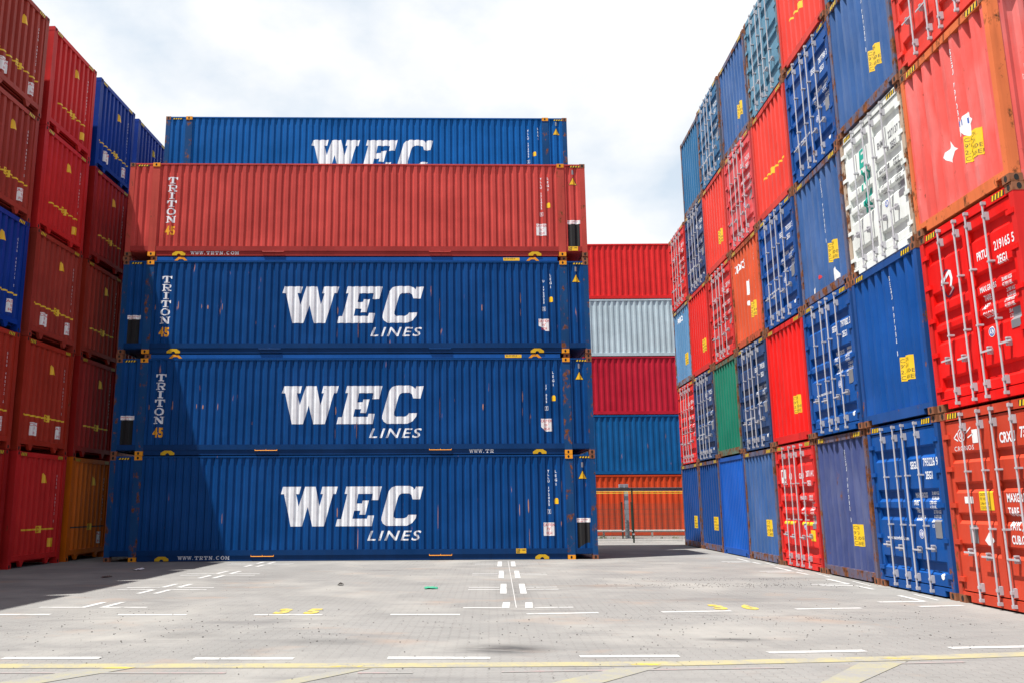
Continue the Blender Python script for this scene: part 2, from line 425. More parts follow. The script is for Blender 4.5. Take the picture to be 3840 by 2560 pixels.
TROUGH = {'A': (2.17, 1.72, 1.26, .8), 'B': (2.33, 1.62, 1.30, .46), 'C': (2.46, 1.78, 1.45, 1.15, .42)}
def door_end(root, L, W, body, frame, var='B', rods=GALV, open_=False):
    f = face('A', L, W)
    part('end_header', cached(('dh', L, W), lambda: MB().fbox(f, .09, W-.09, H-.14, H-.012, -.12, -.004).mesh('end_header')), body, root)
    part('end_sill', cached(('ds', L, W), lambda: MB().fbox(f, .3, W-.3, .03, .165, -.1, -.004).fbox(f, .09, .3, .118, .164, -.1, -.005).fbox(f, W-.3, W-.09, .118, .164, -.1, -.005).mesh('end_sill')), body, root)
    part('door_gasket', cached(('dg', L, W), lambda: MB().fbox(f, .101, W-.101, .166, H-.141, -.14, -.10).mesh('door_gasket')), GASKET, root)
    sf = Troughs(TROUGH[var], -.022, d=.05 if var != 'A' else .04, h=.22 if var != 'A' else .17)
    for s in (0, 1):
        u0, u1 = (.115, W/2-.012) if s == 0 else (W/2+.012, W-.115)
        def mk():
            m = MB(); z0, z1 = .185, H-.16; mg = .075
            m.quad(f(u0, z0, -.022), f(u0+mg, z0, -.022), f(u0+mg, z1, -.022), f(u0, z1, -.022))
            m.quad(f(u1-mg, z0, -.022), f(u1, z0, -.022), f(u1, z1, -.022), f(u1-mg, z1, -.022))
            pts = [(z0, -.022)]+[p for p in sf.pts if z0 < p[0] < z1]+[(z1, -.022)]
            for (a, x), (b, y) in zip(pts, pts[1:]):
                m.quad(f(u0+mg, a, x), f(u1-mg, a, x), f(u1-mg, b, y), f(u0+mg, b, y))
            ins = pts[1:-1]
            for i in range(0, len(ins), 4):
                q = ins[i:i+4]
                for u in (u0+mg, u1-mg):
                    m.add([f(u, z, n) for z, n in q], [(0, 1, 2, 3)])
            for a, b in (((u0, z0), (u1, z0)), ((u1, z0), (u1, z1)), ((u1, z1), (u0, z1)), ((u0, z1), (u0, z0))):
                m.quad(f(a[0], a[1], -.022), f(b[0], b[1], -.022), f(b[0], b[1], -.07), f(a[0], a[1], -.07))
            return m.mesh('door')
        d = part('door', cached(('door', L, W, var, s), mk), body, root)
        # hinges
        for z in (.35, .9, 1.45, 2.0, 2.5):
            ua, ub = (.035, .2) if s == 0 else (W-.2, W-.035)
            part('hinge', cached(('hinge', L, W, s, z), lambda: MB().fbox(f, ua, ub, z-.035, z+.035, -.02, .012).mesh('hinge')), body, d)
        for du in (.16, .60):
            u = W/2+(du if s else -du)
            def mkr():
                m = MB(); m.tube([f(u, .07, .045), f(u, H-.05, .045)], .0145)
                for z in (.09, H-.075): m.fbox(f, u-.019, u+.019, z-.026, z+.02, .0, .062)
                for z in (.27, H-.27): m.fbox(f, u-.024, u+.024, z-.06, z+.06, -.02, .03).fbox(f, u-.022, u+.022, z-.022, z+.022, .031, .06)
                for z in (1.12, 1.95): m.fbox(f, u-.026, u+.034, z-.013, z+.013, -.022, .06)
                return m.mesh('lock_rod')
            r = part('lock_rod', cached(('rod', L, W, u), mkr), rods, d)
            sg = 1 if s else -1
            def mkh():
                m = MB(); z = .72 if du < .3 else .76
                m.fbox(f, min(u, u+sg*.27), max(u, u+sg*.27), z-.013, z+.013, .05, .062)
                uu = u+sg*.16; m.fbox(f, uu-.016, uu+.016, z-.05, z+.04, -.02, .05)
                m.fbox(f, uu-.01, uu+.035, z+.04, z+.06, .0, .055)
                return m.mesh('door_handle')
            part('door_handle', cached(('hd', L, W, u), mkh), rods, d)
    return f, sf

def stripes(root, f, W, key, off=-.004, z=H-.075, w=.3):
    for a in (.2, W-.2-w):
        decal('hazard_backing', rect(a-.01, z-.04, a+w+.01, z+.045), f, Flat(off), BLACK, root, lift=.0015, key=('hzb', key, a))
        decal('hazard_stripe', ladder(a, z-.038, a+w, z+.043), f, Flat(off), YELLIME, root, lift=.003, key=('hz', key, a))

def caution_yellow(root, f, surf, u, z, key, w=.36, h=.42):
    decal('caution_sticker', rect(u, z, u+w, z+h), f, surf, YELLIME, root, lift=.003, key=None)
    g = lines(['CAUTION', "9'6\" HIGH", '2.46m WIDE', 'CONTAINER'], h*.22, h*.235, .0, .66)
    decal('sticker_print', g, f, surf, PRINT, root, at=(u+w*.06, z+h*.77), lift=.0045, key=None)

def caution_white(root, f, surf, u, z, key, w=.3, h=.36):
    decal('caution_sticker', rect(u, z, u+w, z+h), f, surf, WHITEP, root, lift=.003, key=('cw', key))
    g = lines(['CAUTION', "9'6\"", 'HIGH'], h*.31, h*.31, .01, .62, 'CENTER')
    decal('sticker_print', g, f, surf, REDTXT, root, at=(u+w/2, z+h*.72), lift=.0045, key=('cwt', key))

def number_column(root, f, surf, u, z, s, key, size=.085, pitch=.098, box=True, mat=WHITE):
    decal('number_lettering', vtext(s, size*1.25, pitch, .02, .8), f, surf, mat, root, at=(u, z), key=('nc', key))
    if box:
        n = len(s); zz = z-(n-1)*pitch
        g = join(rect(u-.045, zz+.012, u+.045, zz+.02), rect(u-.045, zz-.10, u+.045, zz-.092), rect(u-.045, zz-.092, u-.038, zz+.012), rect(u+.038, zz-.092, u+.045, zz+.012))
        decal('check_digit_box', g, f, surf, mat, root, key=('ncb', key))

def door_text(root, f, sf, W, top, mid, key, mat=WHITE, web=None, seal=True, plate=True, dx=0.0):
    u = W/2+.22
    a, b = top
    decal('number_lettering', text(a, .17, .03, .62), f, sf, mat, root, at=(u, 2.06), key=('dt0', key))
    decal('number_lettering', text(b, .185, .02, .66), f, sf, mat, root, at=(u+.42, 2.09), key=('dt1', key))
    decal('number_lettering', text(mid, .17, .03, .62), f, sf, mat, root, at=(u+.46, 1.88), key=('dt2', key))
    g = lines(['MAX.GROSS', 'TARE', 'NET', 'CU.CAP.'], .115, .125, .025, .62)
    decal('weight_lettering', g, f, sf, mat, root, at=(u-.02, 1.58), key=('dt3', key))
    g = lines(['30.480 KGS', '67.200 LBS', '2.780 KGS', '6.130 LBS', '27.700 KGS', '61.070 LBS', '38.4 CU.M', '1.359 CU.FT'], .075, .075, .02, .62)
    decal('weight_lettering', g, f, sf, mat, root, at=(u+.5, 1.62), key=('dt4', key))
    if web: decal('web_lettering', text(web, .09, .02, .95), f, sf, mat, root, at=(.38, .86), key=('dt5', key))
    if seal:
        decal('round_sticker', disc(W/2+.36, .98, .075), f, sf, WHITEP, root, key=('dt6', key))
        decal('sticker_print', join(disc(W/2+.36, .98, .062, .045), text_at('5', W/2+.335, .945, .09)), f, sf, BLUETXT, root, lift=.0045, key=('dt7', key))
    if plate: decal('data_plate', rect(W-.42, .93, W-.22, 1.22), f, sf, GREYPLATE, root, lift=.006, key=('dt8', key))
def text_at(s, u, v, size): return move(text(s, size, .02, .9), u, v)

# ------------------------------------------------------------------ ground and markings
def ground_material():
    m, N, L, P = nodes('concrete_paving')
    t = N.new('ShaderNodeTexCoord'); pos = t.outputs['Object']
    def n(scale, det=6, rough=.6, sc=(1, 1, 1)):
        mpn = N.new('ShaderNodeMapping'); mpn.inputs['Scale'].default_value = sc; L.new(pos, mpn.inputs[0])
        return noisen(N, L, mpn.outputs[0], scale, det, rough)
    base = mixc(N, L, ramp_out(N, L, n(.35, 8), .3, .7), (.182, .178, .170), (.232, .227, .216))
    base = mixc(N, L, ramp_out(N, L, n(2.2, 9, .7, (.5, 1.6, 1)), .5, .78), base, (.15, .146, .142))
    base = mixc(N, L, ramp_out(N, L, n(38, 3), .2, .9), mixc(N, L, .5, base, (.12, .12, .12)), base)
    # interlocking pavers: courses of wavy joints
    sep = N.new('ShaderNodeSeparateXYZ'); L.new(pos, sep.inputs[0])
    def math_(op, a, b=None):
        q = N.new('ShaderNodeMath'); q.operation = op
        for i, x in enumerate((a, b)):
            if x is None: continue
            if isinstance(x, (int, float)): q.inputs[i].default_value = x
            else: L.new(x, q.inputs[i])
        return q.outputs[0]
    zig = math_('PINGPONG', sep.outputs['Y'], .0575)
    zx = math_('ADD', sep.outputs['X'], math_('MULTIPLY', zig, .42))
    zag = math_('PINGPONG', sep.outputs['X'], .055); zy = math_('ADD', sep.outputs['Y'], math_('MULTIPLY', zag, .3))
    cmb = N.new('ShaderNodeCombineXYZ'); L.new(zy, cmb.inputs[0]); L.new(zx, cmb.inputs[1])
    br = N.new('ShaderNodeTexBrick'); br.inputs['Scale'].default_value = 1.0; br.inputs['Brick Width'].default_value = .23
    br.inputs['Row Height'].default_value = .115; br.inputs['Mortar Size'].default_value = .0035; br.inputs['Mortar Smooth'].default_value = .3
    br.inputs['Color1'].default_value = (.97, .97, .97, 1); br.inputs['Color2'].default_value = (1, 1, 1, 1); br.inputs['Mortar'].default_value = (.62, .6, .59, 1)
    L.new(cmb.outputs[0], br.inputs['Vector'])
    patch = ramp_out(N, L, n(.8, 4), .38, .62)
    base = mixc(N, L, mixc(N, L, patch, (.35, .35, .35), (1, 1, 1)), base, br.outputs['Color'], 'MULTIPLY')
    # rust wash below the stacks, tyre smears
    base = mixc(N, L, ramp_out(N, L, n(.9, 7, .6, (.6, 1, 1)), .57, .75), base, (.235, .18, .145))
    tm = ramp_out(N, L, n(.75, 6, .6, (.45, 1.5, 1)), .56, .74)
    base = mixc(N, L, ramp_out(N, L, n(.5, 5, .6, (1, 1, 1)), .48, .72), base, (.245, .238, .222))
    base = mixc(N, L, tm, base, (.115, .112, .112))
    base = mixc(N, L, ramp_out(N, L, n(9, 2), .74, .78), base, (.08, .075, .07))
    # oil and rubber smears where machines turn
    sn = n(6, 8, .72, (.3, 1.6, 1))
    for sx_, sy_2, rx, ry, kk in ((3.95, -13.95, .8, .5, .9), (6.5, -13.3, .6, .2, .7), (2.0, -13.5, 1.0, .35, .4), (4.2, -8.0, .5, 3.2, .3), (5.6, -7.2, 1.6, .5, .3), (.2, -13.1, .7, .4, .35)):
        mp_ = N.new('ShaderNodeMapping'); mp_.vector_type = 'POINT'; mp_.inputs['Location'].default_value = (-sx_/rx, -sy_2/ry, 0); mp_.inputs['Scale'].default_value = (1/rx, 1/ry, 0); L.new(pos, mp_.inputs[0])
        ln = N.new('ShaderNodeVectorMath'); ln.operation = 'LENGTH'; L.new(mp_.outputs[0], ln.inputs[0])
        dist = math_('SUBTRACT', 1.5, math_('ADD', ln.outputs['Value'], math_('MULTIPLY', sn, 1.1)))
        fac = N.new('ShaderNodeMapRange'); fac.interpolation_type = 'SMOOTHSTEP'; L.new(dist, fac.inputs['Value']); fac.inputs['From Min'].default_value = 0; fac.inputs['From Max'].default_value = .8
        base = mixc(N, L, math_('MULTIPLY', math_('MULTIPLY', fac.outputs[0], kk*1.3), ramp_out(N, L, sn, .3, .6)), base, (.05, .049, .05))
    L.new(base, P.inputs['Base Color']); P.inputs['Roughness'].default_value = .88; P.inputs['Specular IOR Level'].default_value = .25
    bmp = N.new('ShaderNodeBump'); bmp.inputs['Strength'].default_value = .3; bmp.inputs['Distance'].default_value = .006
    L.new(mixc(N, L, .5, n(26, 5), br.outputs['Color']), bmp.inputs['Height']); L.new(bmp.outputs[0], P.inputs['Normal'])
    return m

GM = ground_material()
g = MB(); g.quad((-400, -400, 0), (400, -400, 0), (400, 900, 0), (-400, 900, 0))
tag(part('ground', g, GM), kind='structure')

def road_paint(name, rgb, keep):
    m, N, L, P = nodes(name)
    v = objvec(N, L, (1, 1, 1), 0, False)
    f1 = noisen(N, L, v, 3.0, 9, .75); f2 = noisen(N, L, v, 40, 4, .6)
    a = N.new('ShaderNodeMath'); a.operation = 'MULTIPLY_ADD'; a.inputs[1].default_value = .35; L.new(f2, a.inputs[0]); L.new(f1, a.inputs[2])
    L.new(mixc(N, L, ramp_out(N, L, a.outputs[0], keep-.08, keep+.14), rgb, (.20, .197, .19)), P.inputs['Base Color'])
    P.inputs['Roughness'].default_value = .8; P.inputs['Specular IOR Level'].default_value = .2
    return m
WPAINT = road_paint('white_road_paint', (.40, .40, .395), .76)
YPAINT = road_paint('yellow_road_paint', (.40, .32, .05), .72)
YFADE = road_paint('faded_yellow_road_paint', (.29, .26, .145), .68)
HFADE = road_paint('hatching_road_paint', (.25, .235, .15), .60)
PFADE = road_paint('faded_pink_road_paint', (.27, .19, .19), .58)
def mark(pts, mat, name='road_marking', z=.004):
    m = MB(); n = len(pts); m.add([(x, y, z) for x, y in pts], [tuple(range(n))])
    return tag(part(name, m, mat), kind='structure')
def bar(x0, y0, x1, y1, w, mat, name='road_marking', z=.004):
    d = Vector((x1-x0, y1-y0)); t = Vector((-d.y, d.x)).normalized()*w/2
    return mark([(x0-t.x, y0-t.y), (x1-t.x, y1-t.y), (x1+t.x, y1+t.y), (x0+t.x, y0+t.y)], mat, name, z)
for x0, y0, x1, y1 in [(-1.09,-14.59,-.1,-14.55), (.85,-14.57,1.85,-14.55), (2.78,-14.49,3.8,-14.48), (4.69,-14.38,5.68,-14.33), (6.62,-14.13,7.64,-14.0), (8.58,-13.82,9.6,-13.7), (-3.0,-14.6,-2.0,-14.6)]:
    bar(x0, y0, x1, y1, .115, WPAINT, 'dashed_line')
for x0, y0, x1, y1 in [(-3.3,-11.28,-2.4,-11.26), (-1.43,-11.29,-.44,-11.28), (.51,-11.27,1.47,-11.26), (2.41,-11.22,3.38,-11.22), (4.3,-11.15,5.31,-11.01), (6.2,-10.93,7.2,-10.8), (8.17,-10.59,9.15,-10.46), (10.05,-10.28,10.75,-10.16)]:
    bar(x0, y0, x1, y1, .11, WPAINT, 'dashed_line')
for yb, yt, first in [(-10.5, -9.78, True), (-8.51, -6.76, False), (-5.5, -3.6, False), (-2.25, -.48, False)]:
    ym = (yb+yt)/2
    rot = .11*(.5)
    for xa, xb, xo, sg in ((3.965, 4.075, 3.40, -1), (4.31, 4.42, 5.02, 1)):
        mark([(xa, yb), (xb, yb), (xb+.03, yt), (xa+.03, yt)], WPAINT, 'slot_marking')
        ys = (yb+.05,) if first else (ym-.2, ym+.2)
        for y in ys:
            a, b = (xo, xa-.002) if sg < 0 else (xb+.03, xo)
            bar(a, y, b, y+.06*(1 if sg > 0 else 0), .09, WPAINT, 'slot_marking')
    for xa, sg in ((-2.33, -1), (-2.03, 1)):
        for ya, yc in (((yb, yt),) if first else ((yb, ym-.2), (ym+.2, yt))):
            mark([(xa-.05, ya), (xa+.05, ya), (xa+.06, yc), (xa-.04, yc)], WPAINT, 'slot_marking', .0045)
        for y in ((yb+.05,) if first else (ym-.2, ym+.2)):
            bar(xa+.03*sg, y, xa+.68*sg, y, .095, WPAINT, 'slot_marking', .004)
for i, (y0, y1, x) in enumerate([(-9.65, -8.8, 10.42), (-6.84, -5.75, 10.47), (-3.75, -2.65, 10.5), (-.6, .5, 10.53)]):
    bar(x-.7, y0-.08, x+.02, y0, .12, WPAINT, 'slot_marking', .004)
    bar(x+.03, y0-.02, x+.05, y1, .09, WPAINT, 'slot_marking', .0045)
    if i: bar(x-.62, y0-.35, x, y0-.3, .12, WPAINT, 'slot_marking', .004); bar(x+.02, y0-.34, x+.04, y0-1.0, .08, WPAINT, 'slot_marking', .0045)
for y in (-9.5, -7.2, -5.4, -3.9, -2.1): bar(10.74, y, 10.8, y+.9, .05, WPAINT, 'edge_line', .004)
bar(4.27, -.3, 4.18, -10.45, .012, WPAINT, 'thin_line')
pts = [(-3.4, -15.02), (-.9, -14.985), (2.44, -14.9), (5.6, -14.73), (7.8, -14.42), (9.12, -14.17), (10.8, -13.8)]
for a, b in zip(pts, pts[1:]): bar(*a, *b, .22, YFADE, 'yellow_line', .004)
for pl in ([(.03, -15.1), (.42, -15.1), (-.19, -15.9), (-.6, -15.9)], [(2.42, -15.12), (2.7, -15.02), (2.0, -15.9), (1.7, -15.9)],
           [(4.95, -14.98), (5.4, -14.88), (4.5, -15.9), (4.05, -15.9)], [(7.3, -14.66), (7.8, -14.56), (6.7, -15.8), (6.4, -15.8)]):
    mark(pl, HFADE, 'yellow_hatching', .0045)
for x, y in ((.3, -15.05), (2.45, -14.93), (5.25, -14.78), (7.75, -14.42)): mark([(x-.16, y-.035), (x+.12, y-.045), (x+.17, y+.02), (x-.05, y+.04)], YPAINT, 'yellow_touch_up', .0055)
for x0, x1, y0, y1 in ((-1, 1.4, -15.31, -15.27), (2.6, 3.1, -15.24, -15.22), (3.9, 6.5, -15.16, -14.92), (7.5, 8.3, -14.7, -14.6)): bar(x0, y0, x1, y1, .06, PFADE, 'pink_line', .004)
def ground_text(s, x, y, w, h):
    g_ = text(s, 1.0, .06, 1.0); xs = [p[0] for p in g_[0]]; ys = [p[1] for p in g_[0]]
    m = MB(); m.add([(x+(p[0]-min(xs))/(max(xs)-min(xs))*w, y+(p[1]-min(ys))/(max(ys)-min(ys))*h, .0055) for p in g_[0]], g_[1])
    tag(part('painted_number', m, YPAINT), kind='structure')
ground_text('3', .73, -11.18, .2, .58); ground_text('5', 1.16, -11.18, .2, .58)
ground_text('3', 7.03, -10.67, .2, .6); ground_text('6', 7.47, -10.67, .2, .6)

# grit lying on the paving
grit = MB()
def pebble(x, y, r):
    r *= .55
    vs = []; n = 5
    for zz, rr in ((0.0, 1.0), (.6, .75)):
        for k in range(n): a = 2*math.pi*k/n+random.random()*.5; q = r*rr*random.uniform(.7, 1.2); vs.append((x+q*math.cos(a), y+q*math.sin(a), .004+zz*r))
    fs = [tuple(range(n, 2*n))]+[(k, (k+1) % n, n+(k+1) % n, n+k) for k in range(n)]
    grit.add(vs, fs)
for _ in range(520):
    pebble(random.uniform(-2.5, 10.3), random.gauss(-12.4, 1.1), random.uniform(.006, .016)*random.uniform(.8, 1.5))
for _ in range(500): pebble(random.gauss(8.3, 1.2), random.choice((-7.0, -5.9, -7.2))+random.gauss(0, .22), random.uniform(.008, .02))
for _ in range(160): pebble(random.uniform(5, 10), -11.6+random.gauss(0, .12), random.uniform(.006, .014))
for _ in range(450): pebble(random.uniform(-3, 10), random.uniform(-15.6, 2), random.uniform(.006, .016))
tag(part('grit', grit, flat('dark_grit', (.07, .065, .06), .9)), label='dark grit and small stones scattered over the paving', kind='stuff')

# ------------------------------------------------------------------ long containers of the centre stack
CW = 2.5; CL = 13.6; C0 = -6.8
SYAW = 0.06535
CORR45 = dict(P=.2116, a=.092, sl=.032, d=.034)
LOGO = {}
def crop(pts): return poly([((x-75)*.001886-2.096, (143-y)*.001933+1.975) for x, y in pts])
W_ = [(75,143),(353,143),(325,248),(275,248),(323,425),(412,143),(575,143),(638,425),(690,248),(652,248),(678,143),(915,143),(885,248),(843,248),(713,706),(535,706),(462,430),(378,706),(208,706),(95,248),(42,248)]
E_ = [(1045,143),(1588,143),(1537,338),(1433,338),(1450,248),(1228,248),(1203,385),(1288,385),(1298,343),(1393,343),(1340,543),(1250,543),(1265,487),(1170,487),(1145,600),(1365,600),(1380,555),(1473,555),(1442,706),(890,706),(915,605),(972,605),(1062,248),(1020,248)]
C_ = [(2225,148),(2112,148),(2098,190),(2060,155),(2020,138),(1800,138),(1740,160),(1695,210),(1590,580),(1588,625),(1610,670),(1660,703),(1975,703),(2055,665),(2110,600),(2125,548),(1998,548),(1975,580),(1935,598),(1800,598),(1770,575),(1772,530),(1835,310),(1855,270),(1890,245),(2010,245),(2045,268),(2062,330),(2175,330)]
# slab-serif capitals in a box one wide, one high
def S_(*ss): return join(*[stroke(a, b, w) for a, b, w in ss])
def ring(rx, ry, r2x, r2y, n=24, a0=0, a1=360):
    V = []; k = n+1
    for q, w in ((rx, ry), (r2x, r2y)):
        for i in range(k): a = R(a0+(a1-a0)*i/n); V.append((.5+q*math.cos(a), .5+w*math.sin(a)))
    return V, [(i, i+1, k+i+1, k+i) for i in range(n)]
SLAB = {
 'T': join(poly([(0,1),(1,1),(1,.58),(.9,.58),(.78,.86),(.22,.86),(.1,.58),(0,.58)]), rect(.39,.14,.61,.86), rect(.25,0,.75,.14)),
 'R': join(rect(.16,.12,.36,.88), rect(.04,.88,.62,1), rect(.04,0,.46,.12), rect(.36,.43,.62,.54), ([(.62,1),(.86,.95),(.95,.73),(.86,.5),(.62,.43),(.62,.54),(.72,.6),(.76,.73),(.72,.85),(.62,.88)],[(0,1,2,8,9),(2,3,4,5,6,7,8)]),
           poly([(.46,.43),(.68,.43),(.86,.12),(.98,.12),(.98,0),(.62,0),(.62,.12),(.65,.12)])),
 'I': join(rect(.39,.12,.61,.88), rect(.25,.88,.75,1), rect(.25,0,.75,.12)),
 'O': ring(.5,.52,.27,.38),
 'N': join(poly([(.0,1),(.3,1),(.72,.38),(.72,.88),(.6,.88),(.6,1),(1,1),(1,.88),(.88,.88),(.88,0),(.68,0),(.28,.62),(.28,.12),(.4,.12),(.4,0),(0,0),(0,.12),(.12,.12),(.12,.88),(0,.88)])),
 'W': poly([(-.1,1),(.28,1),(.28,.9),(.2,.9),(.34,.3),(.47,.9),(.4,.9),(.4,1),(.72,1),(.72,.9),(.64,.9),(.78,.3),(.9,.9),(.8,.9),(.8,1),(1.12,1),(1.12,.9),(1.03,.9),(.82,0),(.7,0),(.55,.62),(.38,0),(.26,0),(.02,.9),(-.1,.9)]),
 'C': ring(.5,.52,.28,.38,20,48,312),
 'M': poly([(-.05,1),(.27,1),(.5,.42),(.74,1),(1.05,1),(1.05,.9),(.94,.9),(.94,.1),(1.05,.1),(1.05,0),(.64,0),(.64,.1),(.75,.1),(.75,.78),(.46,.05),(.2,.74),(.2,.1),(.32,.1),(.32,0),(-.05,0),(-.05,.1),(.07,.1),(.07,.9),(-.05,.9)]),
 '.': rect(.3,0,.6,.16)}
def slab(s, w, h, gap):
    out = []; x = 0
    for ch in s:
        ww = w*.5 if ch == '.' else w
        out.append(move(SLAB[ch], x, 0, ww, h)); x += ww+gap
    return join(*out)

BLUE_P = (.001, .055, .20)
def blue45(nm, c=BLUE_P, seed=0, **k): return paint(nm, c, seed=seed, **k)
def long_container(name, loc, rz, body, frame, hh=H, xo=0.0, text_z=0.0, logo=None, triton=True, number=None, www=None,
                   black_end=None, strip=False, handle=None, capz=.64, plate=None, endmark=True, detail=True, castmat=None, rail=None, scuffs=()):
    root = empty(name, loc, rz)
    L, W = CL, CW
    f0 = face('S', L, W); fx = lambda u, v, n: (f0(u, v, n)[0]+C0, f0(u, v, n)[1], f0(u, v, n)[2])   # u measured from the left end
    f = lambda x, v, n: (x, -n, v)                                                                   # x measured from the middle
    castmat = castmat or ORCAST
    zt = hh
    # end corner posts and castings
    for e, x0, x1 in (('l', C0, C0+.15), ('r', -C0-.15, -C0)):
        for y0, y1 in ((0, .14), (W-.14, W)):
            part('corner_post', MB().box(x0, x1, y0, y1, .117, zt-.117), frame, root)
            for z0, z1 in ((0, .118), (zt-.118, zt)):
                yy = (y0-.004, y1) if y0 == 0 else (y0, y1+.004)
                xx = (x0-.004, x1+.01) if e == 'l' else (x0-.01, x1+.004)
                o = part('corner_casting', MB().box(*xx, *yy, z0, z1), RUSTY, root)
                if y0 == 0: part('painted_aperture', hole(f, (x0+x1)/2, (z0+z1)/2, .004), HOLE_SHADE, o)
    # 40 ft posts with coloured castings, set a little proud of the corrugated wall
    for x in (-6.02, 6.06):
        for y0, y1 in ((-.006, .1), (W-.1, W+.006)):
            part('inner_post', MB().box(x-.11, x+.11, y0, y1, .119, zt-.119), frame, root)
            for z0, z1 in ((.0, .118), (zt-.118, zt)):
                yy = (y0-.012, y1) if y0 < 0 else (y0, y1+.012)
                o = part('inner_casting', MB().box(x-.105, x+.105, *yy, z0, z1), castmat, root)
                if y0 < 0: part('painted_aperture', hole(f, x-.01, (z0+z1)/2, .018, .03, .04), HOLE_SHADE, o)
    c = Corr(C0+.145, -C0-.145, n0=-.009, dent=.010 if detail else 0, seed=len(number or '')+text_z*10, **CORR45)
    part('side_wall', c.mesh(f, .295, zt-.045, 10 if detail else 1), body, root)
    # top rail and bottom rail
    part('top_rail', MB().fbox(f, C0+.16, -C0-.16, zt-.05, zt-.01, -.06, -.001), body, root)
    m = MB()
    m.fbox(f, C0+.152, -C0-.152, .155, .3, -.06, -.003); m.fbox(f, -5.9, 5.94, .01, .156, -.08, -.022)
    m.fbox(f, -5.9, 5.94, .008, .03, -.08, -.008)
    part('bottom_rail', m, rail or body, root)
    fT = lambda x, v, n: (x, W+n, v)
    part('side_wall', Corr(C0+.145, -C0-.145, n0=-.012, **SIDE20).mesh(fT, .295, zt-.05), body, root)
    part('bottom_rail', MB().fbox(fT, C0+.152, -C0-.152, .1, .3, -.06, -.003), body, root)
    fB = lambda u, v, n: (-C0+n, u, v); fA = lambda u, v, n: (C0-n, W-u, v)
    for ff in (fA, fB):
        part('end_wall', Corr(.13, W-.13, n0=-.03, **ENDC).mesh(ff, .25, zt-.1), body, root)
        part('end_header', MB().fbox(ff, .142, W-.142, zt-.115, zt-.012, -.1, -.004), body, root)
        part('end_sill', MB().fbox(ff, .142, W-.142, .12, .255, -.1, -.004), body, root)
    part('roof', MB().box(C0+.1, -C0-.1, .05, W-.05, zt-.06, zt-.03), ROOF, root)
    part('floor_frame', MB().box(C0+.1, -C0-.1, .05, W-.05, .14, .17), body, root)
    # lifting lugs with a cut-out, tie bars
    for x in (-5.22, 5.24):
        pts = [(-.19, 0), (-.19, .06), (-.09, .125), (.09, .125), (.19, .06), (.19, 0), (.06, 0), (.04, .04), (0, .058), (-.04, .04), (-.06, 0)]
        mm = MB(); n = len(pts); mm.add([f(x+a, b+.012, q) for q in (-.03, .004) for a, b in pts], [tuple(range(n)), tuple(range(2*n-1, n-1, -1))]+[(i, (i+1) % n, n+(i+1) % n, n+i) for i in range(n)])
        part('lifting_lug', mm, YELLUG, root)
    for x0, x1 in ((-2.78, -2.16), (2.12, 2.74)):
        mm = MB(); mm.tube([f(x0, .128, .018), f(x1, .128, .018)], .011)
        for x in (x0, (x0+x1)/2, x1): mm.fbox(f, x-.008, x+.008, .125, .165, -.005, .02)
        part('tie_bar', mm, handle or body, root)
    if strip:   # proud rail over the roof edge with its own fittings
        mm = MB().fbox(f, -5.85, 5.9, zt+.002, zt+.12, -.2, -.015)
        st = part('roof_edge_rail', mm, BRIGHTB, root)
        for x in (-6.75, -5.94, 6.09, 6.72):
            o = part('inner_casting', MB().box(x-.09, x+.09, .006, .18, zt+.001, zt+.129), RUSTY, root)
            part('painted_aperture', hole(f, x, zt+.065, -.006, .03, .04), HOLE_SHADE, o)
        for x in (-5.15, 5.17):
            pts = [(-.19, 0), (-.08, .11), (.08, .11), (.19, 0), (.1, 0), (.05, .045), (-.05, .045), (-.1, 0)]
            mm = MB(); n = len(pts); mm.add([f(x+a, zt+b+.004, q) for q in (-.03, -.008) for a, b in pts], [tuple(range(n)), tuple(range(2*n-1, n-1, -1))]+[(i, (i+1) % n, n+(i+1) % n, n+i) for i in range(n)])
            part('lifting_lug', mm, ORCAST, root)
        decal('warning_sticker', rect(4.3, zt+.01, 4.78, zt+.1), f, Flat(-.015), YEL, root)
        decal('sticker_print', text('SIL-CH 5701-K', .055, .01, .95), f, Flat(-.015), BLACK, root, at=(4.33, zt+.05), lift=.0045)
    if detail:
        for x0, x1 in ((-6.56, -6.26), (6.36, 6.67)):
            decal('hazard_backing', rect(x0-.02, zt-.105, x1+.02, zt-.05), f, Flat(-.008), BLACK, root)
            decal('hazard_stripe', ladder(x0, zt-.103, x1, zt-.052), f, Flat(-.008), YELLIME, root, lift=.0045)
        decal('hazard_triangle', poly([(6.305, 2.195+text_z), (6.565, 2.195+text_z), (6.435, 2.455+text_z)]), f, c, BLACK, root)
        decal('hazard_triangle', poly([(6.328, 2.208+text_z), (6.542, 2.208+text_z), (6.435, 2.425+text_z)]), f, c, YEL, root, lift=.0045)
        decal('vent', rect(6.40, 2.52+text_z, 6.47, 2.66+text_z), f, c, GREYPLATE, root, lift=.02)
        decal('tag_sticker', rect(5.63, 1.51, 5.735, 1.62), f, c, YEL, root)
        decal('tag_sticker', disc(5.6825, 1.62, .052), f, c, YEL, root, lift=.0026)
    if number:
        number_column(root, f, c, 5.47+xo, 2.45+text_z, number, key=None, size=.075, pitch=.0925)
        decal('code_lettering', vtext('LEG1', .105, .12, .02, .8), f, c, WHITE, root, at=(5.68+xo, 2.45+text_z))
        caution_white(root, f, c, 5.3+xo*.5, capz, None, .31, .36)
    if triton:
        for i, ch in enumerate('TRITON'):
            decal('brand_lettering', move(SLAB[ch], -.14, 0, .3 if ch != 'O' else .28, .205), f, c, WHITE, root, at=(-5.53, 2.20-i*.2425+text_z*1.3))
        decal('size_lettering', text('45', .36, .045, .78, 'CENTER', 0, 1.12), f, c, YELNUM, root, at=(-5.53, .62+text_z*1.3))
